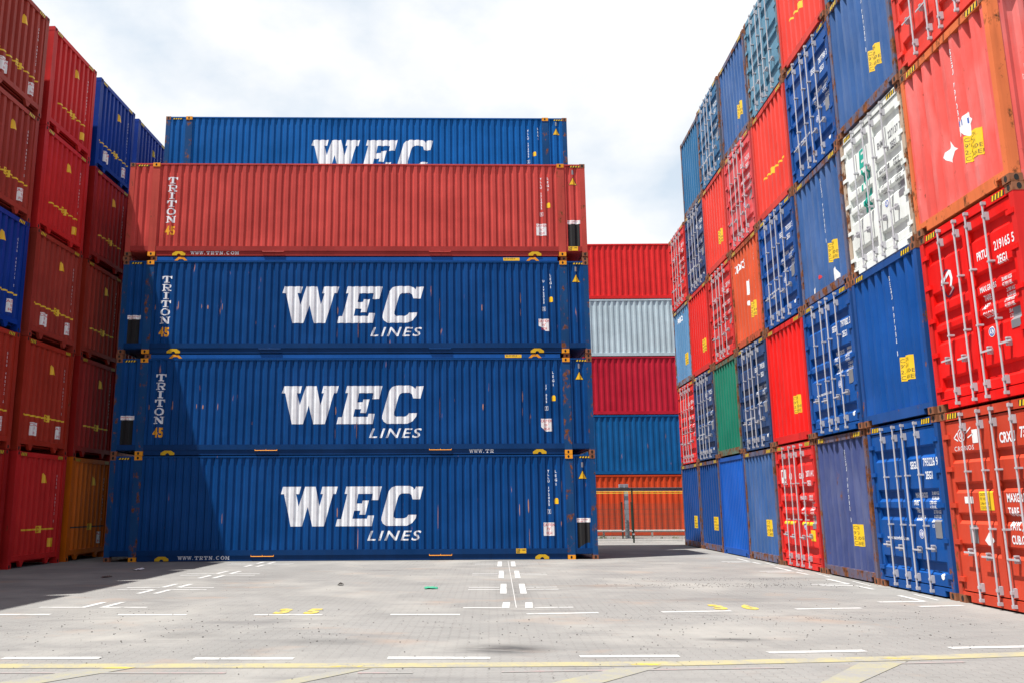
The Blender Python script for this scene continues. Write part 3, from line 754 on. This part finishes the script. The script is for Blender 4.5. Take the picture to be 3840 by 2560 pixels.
    if logo is not None:
        dx, dz, wz, lx = logo
        for gl in (W_, E_, C_): decal('brand_lettering', move(crop(gl), 1.955*(1-lx), 0, lx, 1), f, c, WHITE, root, at=(dx, dz))
        if wz: decal('brand_lettering', text('LINES', .375, .012, 1.36, 'CENTER', .27, 1.19), f, c, WHITE, root, at=(1.16+dx, .50+dz))
    if www:
        s, x = www
        decal('web_lettering', slab(s, .105, .095, .0225), f, Flat(-.022), WHITE, root, at=(x, .048), lift=.004)
    if black_end:
        x = black_end
        decal('reflective_panel', rect(x, .3, x+.34, .995), f, c, BLACKR, root)
        decal('panel_heading', rect(x-.02, 1.0, x+.36, 1.115), f, c, WHITEP, root)
        decal('sticker_print', lines(['MAX 34.000 KGS', '  4  HIGH  4'], .045, .05, .01, .9), f, c, REDTXT, root, at=(x, 1.06), lift=.0045)
    if plate:
        x, z = plate
        decal('warning_sticker', rect(x, z, x+.28, z+.13), f, Flat(-.003), YEL, root)
        decal('sticker_print', lines(['C45', 'S45'], .07, .055, .02, .9), f, Flat(-.003), BLACK, root, at=(x+.01, z+.07), lift=.0045)
        decal('sticker_print', lines(['1060', ''], .06, .055, .01, .9), f, Flat(-.003), BLACK, root, at=(x+.15, z+.07), lift=.0045)
    for x, z, w, h in scuffs:
        decal('scuff', poly([(x-w/2*math.cos(t)*random.uniform(.6, 1.2), z+h/2*math.sin(t)) for t in [2*math.pi*i/9 for i in range(9)]]), f, c, SCUFF, root, lift=.0035)
    if endmark:
        decal('arrow_sticker', poly([(.08, 1.0), (.2, 1.1), (.2, 1.04), (.33, 1.04), (.33, .96), (.2, .96), (.2, .9)]), fB, Flat(-.03), ORANGE, root, lift=.035)
    return root

ROOF = paint('dusty_roof_paint', (.20, .17, .155), rust=.4, dirt=.6, rough=.8)
YELLUG = paint('yellow_lug_paint', (.62, .38, .02), rust=.25, dirt=.3)
YELNUM = flat('amber_lettering', (.80, .36, .01), .5)
BRIGHTB = paint('bright_blue_rail', (.005, .075, .30), rust=.15, dirt=.3)
b1 = blue45('blue_paint_bottom', (.001, .050, .195), 1, rust=.06, scuff=.35)
b2 = blue45('blue_paint_middle', (.001, .049, .19), 2, rust=.08, scuff=.8)
b5 = blue45('blue_paint_behind', (.001, .085, .30), 4, rust=.04)
bf = blue45('blue_frame_paint', (.006, .055, .17), 5, rust=.55, dirt=.6)
brl = paint('dark_blue_rail_paint', (.001, .032, .125), rust=.12, dirt=.35, seed=8)
rrl = paint('oxide_red_rail_paint', (.30, .032, .028), rust=.06, dirt=.3, seed=9)
SCUFF = flat('bare_primer_scuff', (.42, .20, .15), .8, wear=.3, under=(.3, .1, .04))
rb = paint('oxide_red_paint', (.48, .060, .050), rust=.03, dirt=.25, seed=6)
rbf = paint('oxide_red_frame_paint', (.42, .06, .045), rust=.45, dirt=.5, seed=7)
cdir = Vector((math.cos(SYAW), math.sin(SYAW), 0)); ndir = Vector((-math.sin(SYAW), math.cos(SYAW), 0))
GRP = 'long containers of the middle stack'
S1 = [(4.89, 1.46, .045, .4), (4.64, 1.35, .016, .35), (2.36, 1.17, .014, .7), (.14, .58, .02, .6), (-.44, 1.3, .03, .28), (-3.62, 1.15, .014, .3), (5.84, 2.0, .01, .35), (4.9, .6, .012, .5)]
S2 = [(-5.82, 1.36, .05, .16), (-5.15, 1.41, .028, .26), (-5.19, 1.33, .02, .12), (-4.48, 1.38, .02, .14), (-4.30, 1.36, .045, .13), (-3.88, 1.37, .02, .2), (-.545, 1.25, .035, .25),
      (2.42, 1.3, .012, .7), (3.65, 1.34, .035, .2), (4.79, 1.63, .022, .35), (.06, .69, .02, .5), (4.78, 1.2, .012, .25), (1.5, 1.8, .01, .15), (-2.9, .9, .012, .1), (-.55, .6, .012, .3)]
specs = [
 dict(body=b1, frame=bf, rail=brl, scuffs=S1, logo=(-.01, .04, True, .965), triton=False, number='TLLU 172055 2', www=('WWW.TRTN.COM', -4.78), black_end=6.25, handle=ORANGE, plate=(4.52, .17), capz=.64, text_z=-.0, hh=H,
      label='bottom blue container of the middle stack, standing on the paving'),
 dict(body=b2, frame=bf, rail=brl, scuffs=S2, logo=(.0, -.02, True, .982), number='TLLU 171565 9', www=('WWW.TR', 3.25), black_end=-6.57, handle=ORANGE, capz=.60, text_z=-.075, hh=H-.13, strip=True,
      label='blue container second from the bottom of the middle stack'),
 dict(body=b2, frame=bf, rail=brl, scuffs=S2, logo=(.0, .0, True, 1), number='TLLU 171565 9', black_end=-6.57, handle=None, capz=.63, text_z=-.09, hh=H-.135, strip=True,
      label='blue container with large white letters directly under the oxide red one'),
 dict(body=rb, frame=rbf, rail=rrl, number='TLLU 167865 8', www=('WWW.TRTN.COM', -4.88), black_end=6.25, capz=.78, plate=(6.24, .17), text_z=.03, handle=rb, hh=H,
      label='oxide red container with white and amber lettering on top of the front stack'),
]
for i, s in enumerate(specs):
    lb = s.pop('label')
    o = long_container('shipping_container', (0, 0, i*ROW), SYAW, **s)
    tag(o, lb, 'container', GRP)
# row behind: its top container looks over the front stack
for i in range(5):
    p = ndir*2.81+cdir*(-.0153)+Vector((0, 0, i*ROW))
    if i == 4:
        o = long_container('shipping_container', p, SYAW, b5, bf, logo=(.28, .085, True, 1), number='TLLU 172332 2', triton=False, text_z=.07, xo=.13)
        tag(o, 'blue container looking over the top of the oxide red one from behind', 'container', GRP)
    else:
        o = long_container('shipping_container', p, SYAW, b5, bf, triton=False, detail=False, endmark=False)
        tag(o, 'blue container hidden in the row behind the middle stack', 'container', 'hidden containers behind the middle stack')

# ------------------------------------------------------------------ right wall: ends of 20 ft containers
CWD = 2.46; RL = 6.058; XR = 10.97
P_ = paint
def fr(nm, c, rust=.5): return P_(nm, c, rust=rust, dirt=.5, rough=.6)
COLS = {
 'navy': ((.012, .045, .14), .05), 'blue': ((.006, .055, .22), .10), 'deep': ((.004, .065, .27), .05), 'teal_blue': ((.02, .12, .26), .1),
 'bright': ((.002, .085, .42), .02), 'faded': ((.035, .10, .27), .22), 'dull': ((.055, .075, .20), .28), 'pale': ((.10, .24, .42), .3),
 'greyblue': ((.09, .22, .32), .25), 'red': ((.62, .018, .014), .04), 'hot': ((.68, .008, .006), .02), 'coral': ((.66, .045, .03), .05),
 'pinkred': ((.64, .06, .065), .06), 'washed': ((.68, .10, .085), .32), 'orange': ((.58, .085, .03), .15), 'brick': ((.50, .05, .022), .1),
 'green': ((.008, .17, .105), .12), 'white': ((.72, .75, .72), .12)}
def bodymat(c): return P_('paint_'+c, COLS[c][0], rust=COLS[c][1], dirt=.3, seed=len(c)*1.3, fade={'faded': .15, 'dull': .2, 'pale': .2, 'washed': .4, 'pinkred': .15}.get(c, .03), scuff=.25 if c in ('blue', 'dull', 'faded', 'pale') else 0)
def framemat(c, r=None):
    r = {'red': .3, 'hot': .15, 'coral': .3, 'bright': .05, 'deep': .45, 'navy': .5, 'pinkred': .35, 'brick': .5, 'washed': .5}.get(c, .75)
    base = tuple(x*.8+.01 for x in COLS[c][0])
    if c in ('faded', 'dull', 'teal_blue', 'greyblue', 'pale', 'blue', 'green'): base = tuple(x*.45+y for x, y in zip(COLS[c][0], (.09, .065, .055)))
    if c == 'washed': base = (.62, .15, .05)
    if c == 'white': base = (.42, .33, .25)
    return P_('frame_'+c, base, rust=r, dirt=.5, rough=.6)
NAMES = {'navy': 'navy', 'blue': 'blue', 'deep': 'deep blue', 'teal_blue': 'blue', 'bright': 'bright smooth blue', 'faded': 'faded blue', 'dull': 'dull purplish blue', 'pale': 'pale rusty blue', 'greyblue': 'grey-blue',
         'red': 'red', 'hot': 'bright red', 'coral': 'coral red', 'pinkred': 'pinkish red', 'washed': 'sun-bleached red', 'orange': 'orange', 'brick': 'orange-red', 'green': 'green', 'white': 'white'}
ORD = ['farthest', 'second', 'third', 'fourth', 'fifth', 'sixth', 'seventh', 'nearest']
LVL = ['bottom', 'second', 'third', 'fourth', 'top']
# (kind, colour, options) per column, from the far end to the near end, bottom to top
WALL = [
 [('P','blue',{'c':1}), ('D','red',{'v':'C'}), ('P','pale',{'c':1,'top':'scrawl'}), ('D','red',{'v':'C','s':1})],
 [('P','blue',{'c':1}), ('D','navy',{'v':'B'}), ('P','red',{'c':1}), ('D','navy',{'v':'B'}), ('P','teal_blue',{})],
 [('P','bright',{'fine':1}), ('P','green',{}), ('D','red',{'v':'C','s':1}), ('P','coral',{'c':1}), ('D','teal_blue',{'v':'B'})],
 [('P','faded',{'c':1}), ('D','navy',{'v':'B','n':'799338'}), ('P','orange',{'logo':1,'c':1}), ('D','pinkred',{'v':'C','n':'731210'}), ('P','faded',{'c':1})],
 [('D','red',{'v':'C','mpc':1}), ('P','hot',{'c':1}), ('D','deep',{'v':'B','n':'793300 3','web':1}), ('P','coral',{'zig':1}), ('D','greyblue',{'v':'B'})],
 [('P','dull',{'c':1,'num':1}), ('D','deep',{'v':'B','n':'797082 3','web':1}), ('P','faded',{'c':1,'num':1,'bits':1}), ('D','deep',{'v':'B','n':'787788 3','web':1}), ('P','coral',{'zig':1})],
 [('D','deep',{'v':'B','n':'793226 9','web':1}), ('P','deep',{'c':1,'num':1}), ('D','white',{'v':'C','enm':1}), ('P','faded',{'c':1,'num':1}), ('D','teal_blue',{'v':'B'})],
 [('D','brick',{'v':'A','crx':1}), ('D','hot',{'v':'C','prt':1}), ('P','washed',{'num':1,'bits':2,'c':1}), ('D','coral',{'v':'C'})],
]
COLY = [9.2-.0, 7.374, 4.35, 1.35]
def scribble(cx, cz, s, n=6, w=.03):
    rr = random.Random(int(cx*100+cz*10)); g_ = []
    p = (cx, cz)
    for i in range(n):
        q = (cx+rr.uniform(-.5, .5)*s, cz+rr.uniform(-.5, .5)*s); g_.append(stroke(p, q, w)); p = q
    return join(*g_)
rj = random.Random(11)
for k, colm in enumerate(WALL):
    for r, (kind, c, o) in enumerate(colm):
        y_near = 8.3272-2.56*(k+1)+.05
        jx = rj.uniform(-.02, .02); jy = rj.uniform(-.02, .02)
        root = empty('shipping_container', (XR+jx, y_near+jy, r*ROW))
        body, frame = bodymat(c), framemat(c)
        shell(root, RL, CWD, body, frame, castmat=RUSTY if c not in ('bright',) else frame)
        key = ('R', c) if False else None
        if kind == 'P':
            f, cs = end_panel(root, RL, CWD, body, frame, fine=bool(o.get('fine')), dent=.02 if c in ('faded', 'dull', 'deep', 'washed', 'blue', 'orange') else 0, seed=k+r*3)
            if not o.get('fine') and c not in ('teal_blue', 'green'): stripes(root, f, CWD, 'P')
            if o.get('c'): caution_yellow(root, f, cs, 1.52, .66, ('R', k, r))
            if o.get('num'): decal('number_lettering', vtext('SEGU 797082 3', .12, .112, .035, .75), f, cs, WHITE, root, at=(1.46, 2.55))
            if o.get('zig'):
                decal('yellow_stripe', rect(.5, 1.0, 2.1, 1.05), f, cs, YELLIME, root); decal('yellow_emblem', rect(1.18, .94, 1.42, 1.11), f, cs, YELLIME, root, lift=.0045)
            if o.get('logo'):
                decal('brand_lettering', text('CRONOS', .3, .03, .75), f, cs, WHITE, root, at=(.3, 2.2))
                decal('sticker', rect(1.25, 1.35, 1.5, 1.75), f, cs, WHITEP, root, key='cr1'); decal('sticker', disc(1.3, 1.12, .07), f, cs, WHITEP, root)
                decal('number_lettering', vtext('CRXU 732014 6', .12, .112, .035, .75), f, cs, WHITE, root, at=(1.98, 2.55))
            if o.get('top') == 'scrawl': decal('brand_lettering', text('CRONOS', .28, .03, .8), f, cs, WHITE, root, at=(.5, 2.35)); decal('sticker', rect(1.3, .75, 1.45, 1.05), f, cs, WHITEP, root)
            if o.get('bits') == 1:
                decal('sticker', poly([(1.62, .42), (1.8, .5), (1.88, .28), (1.72, .14)]), f, cs, WHITEP, root)
                decal('sticker', poly([(.55, .28), (.72, .34), (.68, .12), (.6, .1)]), f, cs, WHITEP, root); decal('sticker', disc(.98, .5, .05), f, cs, REDTXT, root)
            if o.get('bits') == 2:
                decal('placard', poly([(.95, 1.0), (1.15, 1.22), (1.3, 1.0), (1.13, .8)]), f, cs, WHITEP, root)
                decal('placard', poly([(1.4, 1.25), (1.6, 1.45), (1.78, 1.25), (1.6, 1.05)]), f, cs, WHITEP, root)
                decal('placard_stripes', join(*[rect(1.46+i*.06, 1.27, 1.48+i*.06, 1.36) for i in range(5)]), f, cs, BLUETXT, root, lift=.0045)
                fS = face('S', RL, CWD); sS = Corr(.16, RL-.16, n0=-.012, **SIDE20)
                decal('chalk_scrawl', vtext('1NEZO-10S', .13, .15, -.018, .8), fS, sS, flat('chalk_mark', (.72, .42, .40), .8, wear=.8, under=(.6, .15, .1)), root, at=(.42, 1.75))
        else:
            f, sf = door_end(root, RL, CWD, body, frame, o.get('v', 'B'))
            if c not in ('greyblue',): stripes(root, f, CWD, 'D', w=.28)
            n = o.get('n')
            if o.get('prt'):
                door_text(root, f, sf, CWD, ('PRTU', '219165 5'), '2EG1', 'prt')
                decal('emblem', move(disc(0, 0, .19, .165), .6, 1.96, .85, 1.15, .15), f, sf, flat('dark_emblem', (.10, .02, .07)), root)
                decal('emblem', poly([(.56, 2.16), (.47, 2.03), (.46, 1.95), (.52, 1.97), (.70, 2.08), (.73, 2.0), (.69, 1.88), (.56, 1.78), (.60, 1.79), (.74, 1.87), (.79, 2.0), (.76, 2.13), (.70, 2.15), (.53, 2.04), (.52, 2.06)]), f, sf, WHITE, root, lift=.0045)
            elif o.get('crx'):
                decal('number_lettering', text('CRXU', .2, .03, .66), f, sf, WHITE, root, at=(CWD/2+.2, 2.32))
                decal('number_lettering', text('732114 8', .2, .03, .66), f, sf, WHITE, root, at=(CWD/2+.66, 2.36))
                for i, s in enumerate(('MAXGRO', 'TARE', 'PAYL', 'CUB.CAP')): decal('weight_lettering', text(s, .16, .03, .62), f, sf, WHITE, root, at=(CWD/2+.2, 1.5-i*.19))
                decal('brand_lettering', text('CRONOS', .1, .0, 1.1, 'LEFT', 0, 1.2), f, sf, WHITE, root, at=(.28, 2.27))
                decal('emblem', join(disc(.5, 2.5, .1, .085), disc(.5, 2.5, .055, .04), stroke((.3, 2.47), (.4, 2.54), .02), stroke((.3, 2.47), (.4, 2.42), .02), stroke((.62, 2.52), (.76, 2.6), .02), stroke((.66, 2.45), (.8, 2.5), .02)), f, sf, WHITE, root)
                for a in ((.78, 2.36, .92, 2.56), (.4, 1.48, .62, 1.58)): decal('sticker', rect(*a), f, sf, WHITEP, root)
                caution_yellow(root, f, sf, .78, 1.38, 'crx', .34, .27)
                decal('placard', poly([(.92, 1.07), (1.04, .95), (.9, .86), (.8, .95)]), f, sf, WHITEP, root); decal('data_plate', rect(.45, .9, .65, 1.16), f, sf, GREYPLATE, root, lift=.006)
            elif o.get('enm'):
                door_text(root, f, sf, CWD, ('ENMU', '227137 7'), '2EG1', 'enm', mat=flat('dark_lettering', (.16, .16, .18)))
                for i, ch in enumerate('ENM'): decal('brand_lettering', text(ch, .52, .05, .68, 'LEFT', .15), f, sf, TEAL, root, at=(.70, 2.02-i*.44))
            elif c in ('deep', 'navy', 'teal_blue'):
                door_text(root, f, sf, CWD, ('SEGU', n or '791225 4'), '2EG1', ('seg', n), web='www.seacoglobal.com')
                decal('round_sticker', disc(CWD-.35, .33, .05), f, sf, WHITEP, root, key='rst')
            elif c in ('red', 'pinkred', 'coral'):
                door_text(root, f, sf, CWD, ('CLHU', n or '287114 0'), '2EG1', ('red', n))
                if o.get('s'): decal('emblem', join(stroke((.52, 1.9), (.58, 2.1), .03), stroke((.52, 1.93), (.72, 2.04), .025), stroke((.72, 2.04), (.66, 1.85), .03)), f, sf, WHITE, root, key='semb')
                if o.get('mpc'):
                    decal('sticker', rect(.28, 1.98, .62, 2.3), f, sf, WHITEP, root); decal('sticker_print', join(rect(.32, 2.12, .4, 2.26), text_at('MPC', .42, 2.0, .12)), f, sf, REDTXT, root, lift=.0045)
                    decal('round_sticker', disc(.9, 2.13, .09, .06), f, sf, WHITEP, root)
                    decal('yellow_stripe', rect(.25, 1.0, .95, 1.07), f, sf, YELLIME, root); decal('yellow_stripe', rect(1.4, 1.0, 2.2, 1.07), f, sf, YELLIME, root); decal('warning_sticker', rect(1.9, .66, 2.15, .9), f, sf, YELLIME, root)
        knd = 'corrugated end' if kind == 'P' else 'door end'
        if c == 'white': lb = 'white container with lock rods and teal letters on its rusty doors'
        elif c == 'green': lb = 'green corrugated container end between navy and red doors in the right wall'
        elif c == 'orange': lb = 'orange container end with white logo lettering between two red containers'
        elif c == 'bright': lb = 'bright smooth blue container end under the green container'
        elif c == 'washed': lb = 'sun-bleached pinkish red container with rusty corner and torn placards'
        elif c == 'brick': lb = 'orange-red container doors on the ground at the right edge'
        elif o.get('prt'): lb = 'bright red container doors with white emblem above the orange-red doors'
        elif c == 'pale': lb = 'pale rusty blue container end near the far gap of the right wall'
        elif c == 'dull': lb = 'dull purplish blue container end on the ground between red and blue doors'
        else: lb = '%s %s, %s in the %s stack from the right wall\'s far end' % (NAMES[c], knd, LVL[r], ORD[k]) if k not in (0, 7) else '%s %s, %s level of the right wall\'s %s stack' % (NAMES[c], knd, LVL[r], ORD[k])
        tag(root, lb, 'container', 'containers stacked as the right wall')

# ------------------------------------------------------------------ left wall: ends of long containers
LWD = 2.44; LL = 12.192; XL = -7.958
LC = {'brown': (.30, .034, .022), 'red': (.50, .018, .018), 'dark': (.32, .012, .010), 'blue': (.001, .030, .24), 'orange': (.62, .13, .004), 'rust': (.34, .026, .012)}
LCn = {'brown': 'brownish red', 'red': 'red', 'dark': 'dark red', 'blue': 'dark blue', 'orange': 'amber yellow', 'rust': 'rusty red'}
def lmat(c): return P_('left_'+c, LC[c], rust=.12 if c in ('rust', 'orange') else .04, dirt=.3, seed=3.1, scuff=0)
def lfrm(c): return P_('left_frame_'+c, tuple(x*.9 for x in LC[c]), rust=.3, dirt=.4, seed=4.4)
LEFT = {  # column 0 is the nearest one in view
 0: [('dark', 's'), ('rust', 'szw'), ('blue', 'sw'), ('brown', 'sw'), ('brown', 'sww')],
 1: [('red', 'sy'), ('rust', 'sww'), ('brown', 'sww'), ('red', 'sy'), ('red', 'sy')],
 2: [('orange', 'bw'), ('dark', 's'), ('rust', 's'), ('dark', 's'), ('blue', 'sww')],
 3: [('dark', ''), ('dark', ''), ('brown', ''), ('red', ''), ('blue', 't')]}
for q in (-1, -2, -3, -4): LEFT[q] = [('brown', ''), ('red', ''), ('blue', ''), ('brown', ''), ('dark', '')]
TRIY = YEL
for k, colm in LEFT.items():
    for r, (c, o) in enumerate(colm):
        y_far = -5.94+2.75*(k+1) - .155    # local origin sits at the far corner once turned round
        root = empty('shipping_container', (XL+rj.uniform(-.02, .02), y_far, r*ROW), math.pi)
        body, frame = lmat(c), lfrm(c)
        shell(root, LL, LWD, body, frame, post=.15, castmat=frame)
        f, cs = end_panel(root, LL, LWD, body, frame, raised=True, post=.15)
        if o and k > -1:
            stripes(root, f, LWD, 'L', off=-.004, w=.26)
            decal('hazard_triangle', poly([(1.28, 2.12), (1.52, 2.12), (1.4, 2.38)]), f, cs, TRIY, root, key='ltri')
            decal('number_lettering', vtext('GESU 480712 5', .085, .1, .02, .7), f, cs, WHITE, root, at=(2.02, 2.35), key='lnum')
            if 's' in o or 'b' in o:
                mt = YELLIME if 's' in o else BLACK
                full = 'w' in o
                u0, u1 = (.18, 2.2) if full else (.55, 2.05)
                decal('yellow_stripe' if 's' in o else 'black_stripe', rect(u0, .9, u1, .94), f, cs, mt, root, key=('ls', full, 's' in o))
                decal('emblem', join(rect(1.17, .83, 1.43, .86), rect(1.17, .98, 1.43, 1.01), rect(1.17, .86, 1.2, .98), rect(1.4, .86, 1.43, .98), rect(1.22, .875, 1.285, .965), rect(1.315, .875, 1.38, .965)), f, cs, YELLIME, root, lift=.0045, key='lemb')
            if o.count('w') >= 1: caution_white(root, f, cs, 1.86, .42, 'lw1', .28, .34)
            if o.count('w') >= 2: caution_white(root, f, cs, .62, .42, 'lw2', .28, .34)
            if 'y' in o: decal('tag_sticker', rect(1.9, .45, 2.05, .68), f, cs, YEL, root, key='ly')
            if o == 's' and k == 2: pass
        if k >= 0:
            base = ['nearest stack in view', 'second stack', 'third stack', 'fourth stack'][k]
            if c == 'orange': lb = 'amber orange container on the ground beside the middle stack'
            elif c == 'blue' and r == 2: lb = 'dark blue container end halfway up the left edge of the view'
            elif k == 3 and r < 4: lb = 'container of the left wall hidden beside the middle stack'
            else: lb = '%s corrugated end, %s level of the left wall\'s %s' % (LCn[c], LVL[r], base)
            g_ = 'containers stacked as the left wall' if not (k == 3 and r < 4) else 'hidden containers of the left wall'
        else:
            lb = 'container of the left wall standing nearer than the view shows'; g_ = 'left wall containers out of view'
        tag(root, lb, 'container', g_)

# ------------------------------------------------------------------ wall of containers beyond the fence
FY = 17.0; FL = 12.192
far = [('brick_far', (.52, .055, .015), .12), ('blue_far', (.004, .085, .25), .28), ('crimson', (.42, .012, .03), .05), ('pale_far', (.42, .51, .55), .05), ('red_far', (.60, .02, .02), .04)]
fl = ['orange-red container side behind the mesh fence, standing on the ground', 'worn blue container side above the orange-red one beyond the fence', 'crimson container side between the worn blue and pale grey ones',
      'pale grey-blue container side beyond the gap', 'red container side at the top beyond the gap']
for r, (nm, c, ru) in enumerate(far):
    root = empty('shipping_container', (5.0+.06*(r % 2), FY, r*ROW), SYAW*.6)
    mt = P_(nm, c, rust=ru, dirt=.45 if r == 1 else .25, seed=r*2.2, scuff=.6 if r == 1 else 0)
    shell(root, FL, 2.44, mt, mt)
    tag(root, fl[r], 'container', 'containers beyond the fence')

# ------------------------------------------------------------------ fences, steel frame, cable
DG = flat('dark_green_post_paint', (.012, .03, .018), .5)
WIRE = flat('green_wire', (.05, .08, .06), .5)
def fence(y, x0, x1, h, posts, label, dx=.05):
    root = empty('mesh_fence', (x0, y, 0), 0)
    m = MB(); n = int((x1-x0)/dx)
    for i in range(n+1): x = i*(x1-x0)/n; m.box(x-.0025, x+.0025, -.0025, .0025, .05, h)
    z = .08
    while z < h: m.box(0, x1-x0, .003, .009, z-.003, z+.003); z += .2
    part('wire_mesh', m, WIRE, root)
    for px, ph in posts:
        part('fence_post', MB().box(px-x0-.03, px-x0+.03, -.045, -.004, 0, ph).box(px-x0-.04, px-x0+.04, -.055, .006, ph-.001, ph+.02), DG, root)
        part('bracket', MB().box(px-x0-.045, px-x0+.045, -.06, -.046, .3, .36), GALV, root)
    tag(root, label, 'fence'); return root
fence(10.15, 6.4, 11.3, 1.45, [(9.41, 2.1), (6.5, 2.1)], 'near wire mesh fence across the gap with one tall dark post')
fence(14.05, 7.6, 15.5, 1.55, [(9.6, 1.56), (10.02, 1.56), (13.6, 1.56)], 'farther wire mesh fence with two short dark green posts')
BEAM = flat('grey_painted_steel', (.20, .21, .25), .5, .2)
POST = flat('light_grey_steel', (.33, .36, .42), .5, .2)
root = empty('steel_gantry', (9.85, 14.3, 0))
m = MB(); m.box(-3.2, 5.2, -.08, .08, 2.2, 2.215); m.box(-3.2, 5.2, -.08, .08, 2.07, 2.085); m.box(-3.2, 5.2, -.006, .006, 2.085, 2.2)
part('beam', m, BEAM, root)
m = MB(); m.box(-.085, .085, -.09, -.075, .02, 2.069); m.box(-.085, .085, .075, .09, .02, 2.069); m.box(-.006, .006, -.075, .075, .02, 2.069); part('post', m, POST, root)
part('base_plate', MB().box(-.16, .16, -.16, .16, 0, .02), POST, root)
m = MB(); m.box(-.3, .1, -.1, .1, 2.216, 2.37)
bx = part('junction_box', m, POST, root)
part('vent', MB().box(-.27, -.12, -.105, -.101, 2.24, 2.35).box(-.05, .08, -.105, -.101, 2.24, 2.34), GREYPLATE, bx)
tag(root, 'grey steel beam on a post with a small box on top, beyond the fence', 'steel frame')
for i, z in enumerate((2.035, 1.965)):
    m = MB(); m.tube([(6.6+.9*j, 14.16, z-.008*math.sin(j*1.3)) for j in range(10)], .012, 6)
    tag(part('cable', m, flat('yellow_cable', (.75, .55, .02))), ['upper', 'lower'][i]+' yellow cable strung under the grey beam', 'cable', 'yellow cables')
m = MB(); m.tube([(6.2, 15.6, .28), (16, 15.9, .28)], .05, 8)
for x in (7, 9, 11.2, 13.4, 15.5): m.box(x-.04, x+.04, 15.7, 15.78, 0, .23)
tag(part('pipe', m, flat('pale_pipe', (.40, .36, .34))), 'pale horizontal pipe low in front of the orange-red container', 'pipe')
# weeds along the kerb line
wd = MB()
for cx, s in ((8.75, 1.2), (9.9, 1.0), (11.3, .6), (11.9, .7), (12.4, .5), (9.3, .4), (12.9, .8)):
    for _ in range(int(26*s)):
        x = cx+random.gauss(0, .12*s); y = 14.35+random.gauss(0, .06); h = random.uniform(.06, .22)*s; a = random.uniform(0, 6.28)
        dx, dy = math.cos(a), math.sin(a)
        wd.add([(x-.012*dy, y+.012*dx, 0), (x+.012*dy, y-.012*dx, 0), (x+dx*h*.4, y+dy*h*.4, h)], [(0, 1, 2)])
tag(part('weeds', wd, flat('weed_leaf', (.10, .16, .03), .7)), label='small green weeds along the far fence line', kind='stuff')

# ------------------------------------------------------------------ litter
def crumple(name, x, y, sx, sy, h, mat, label, seed):
    rr = random.Random(seed); m = MB(); n = 6
    P0 = [[(x+(i/n-.5)*sx*rr.uniform(.8, 1.1), y+(j/n-.5)*sy*rr.uniform(.8, 1.1), .006+h*rr.random()*(1-abs(i/n-.5))) for j in range(n+1)] for i in range(n+1)]
    m.add([p for row in P0 for p in row], [(i*(n+1)+j, (i+1)*(n+1)+j, (i+1)*(n+1)+j+1, i*(n+1)+j+1) for i in range(n) for j in range(n)])
    tag(part(name, m, mat), label, 'litter')
crumple('plastic_scrap', 2.72, -7.6, .26, .3, .03, flat('green_plastic', (.05, .30, .18), .4), 'crumpled green plastic scrap on the paving', 1)
crumple('rag', .95, -7.0, .1, .16, .06, flat('dark_rag', (.03, .025, .02), .9), 'small dark rag on the paving in the sunlight', 2)
crumple('paper_scrap', -4.6, -3.2, .18, .35, .04, flat('white_paper', (.6, .6, .62), .7), 'pale paper scrap lying in the left shadow', 3)
crumple('rag', -4.45, -5.2, .16, .28, .03, flat('brown_rag', (.07, .04, .035), .9), 'brown rag lying in the left shadow', 4)
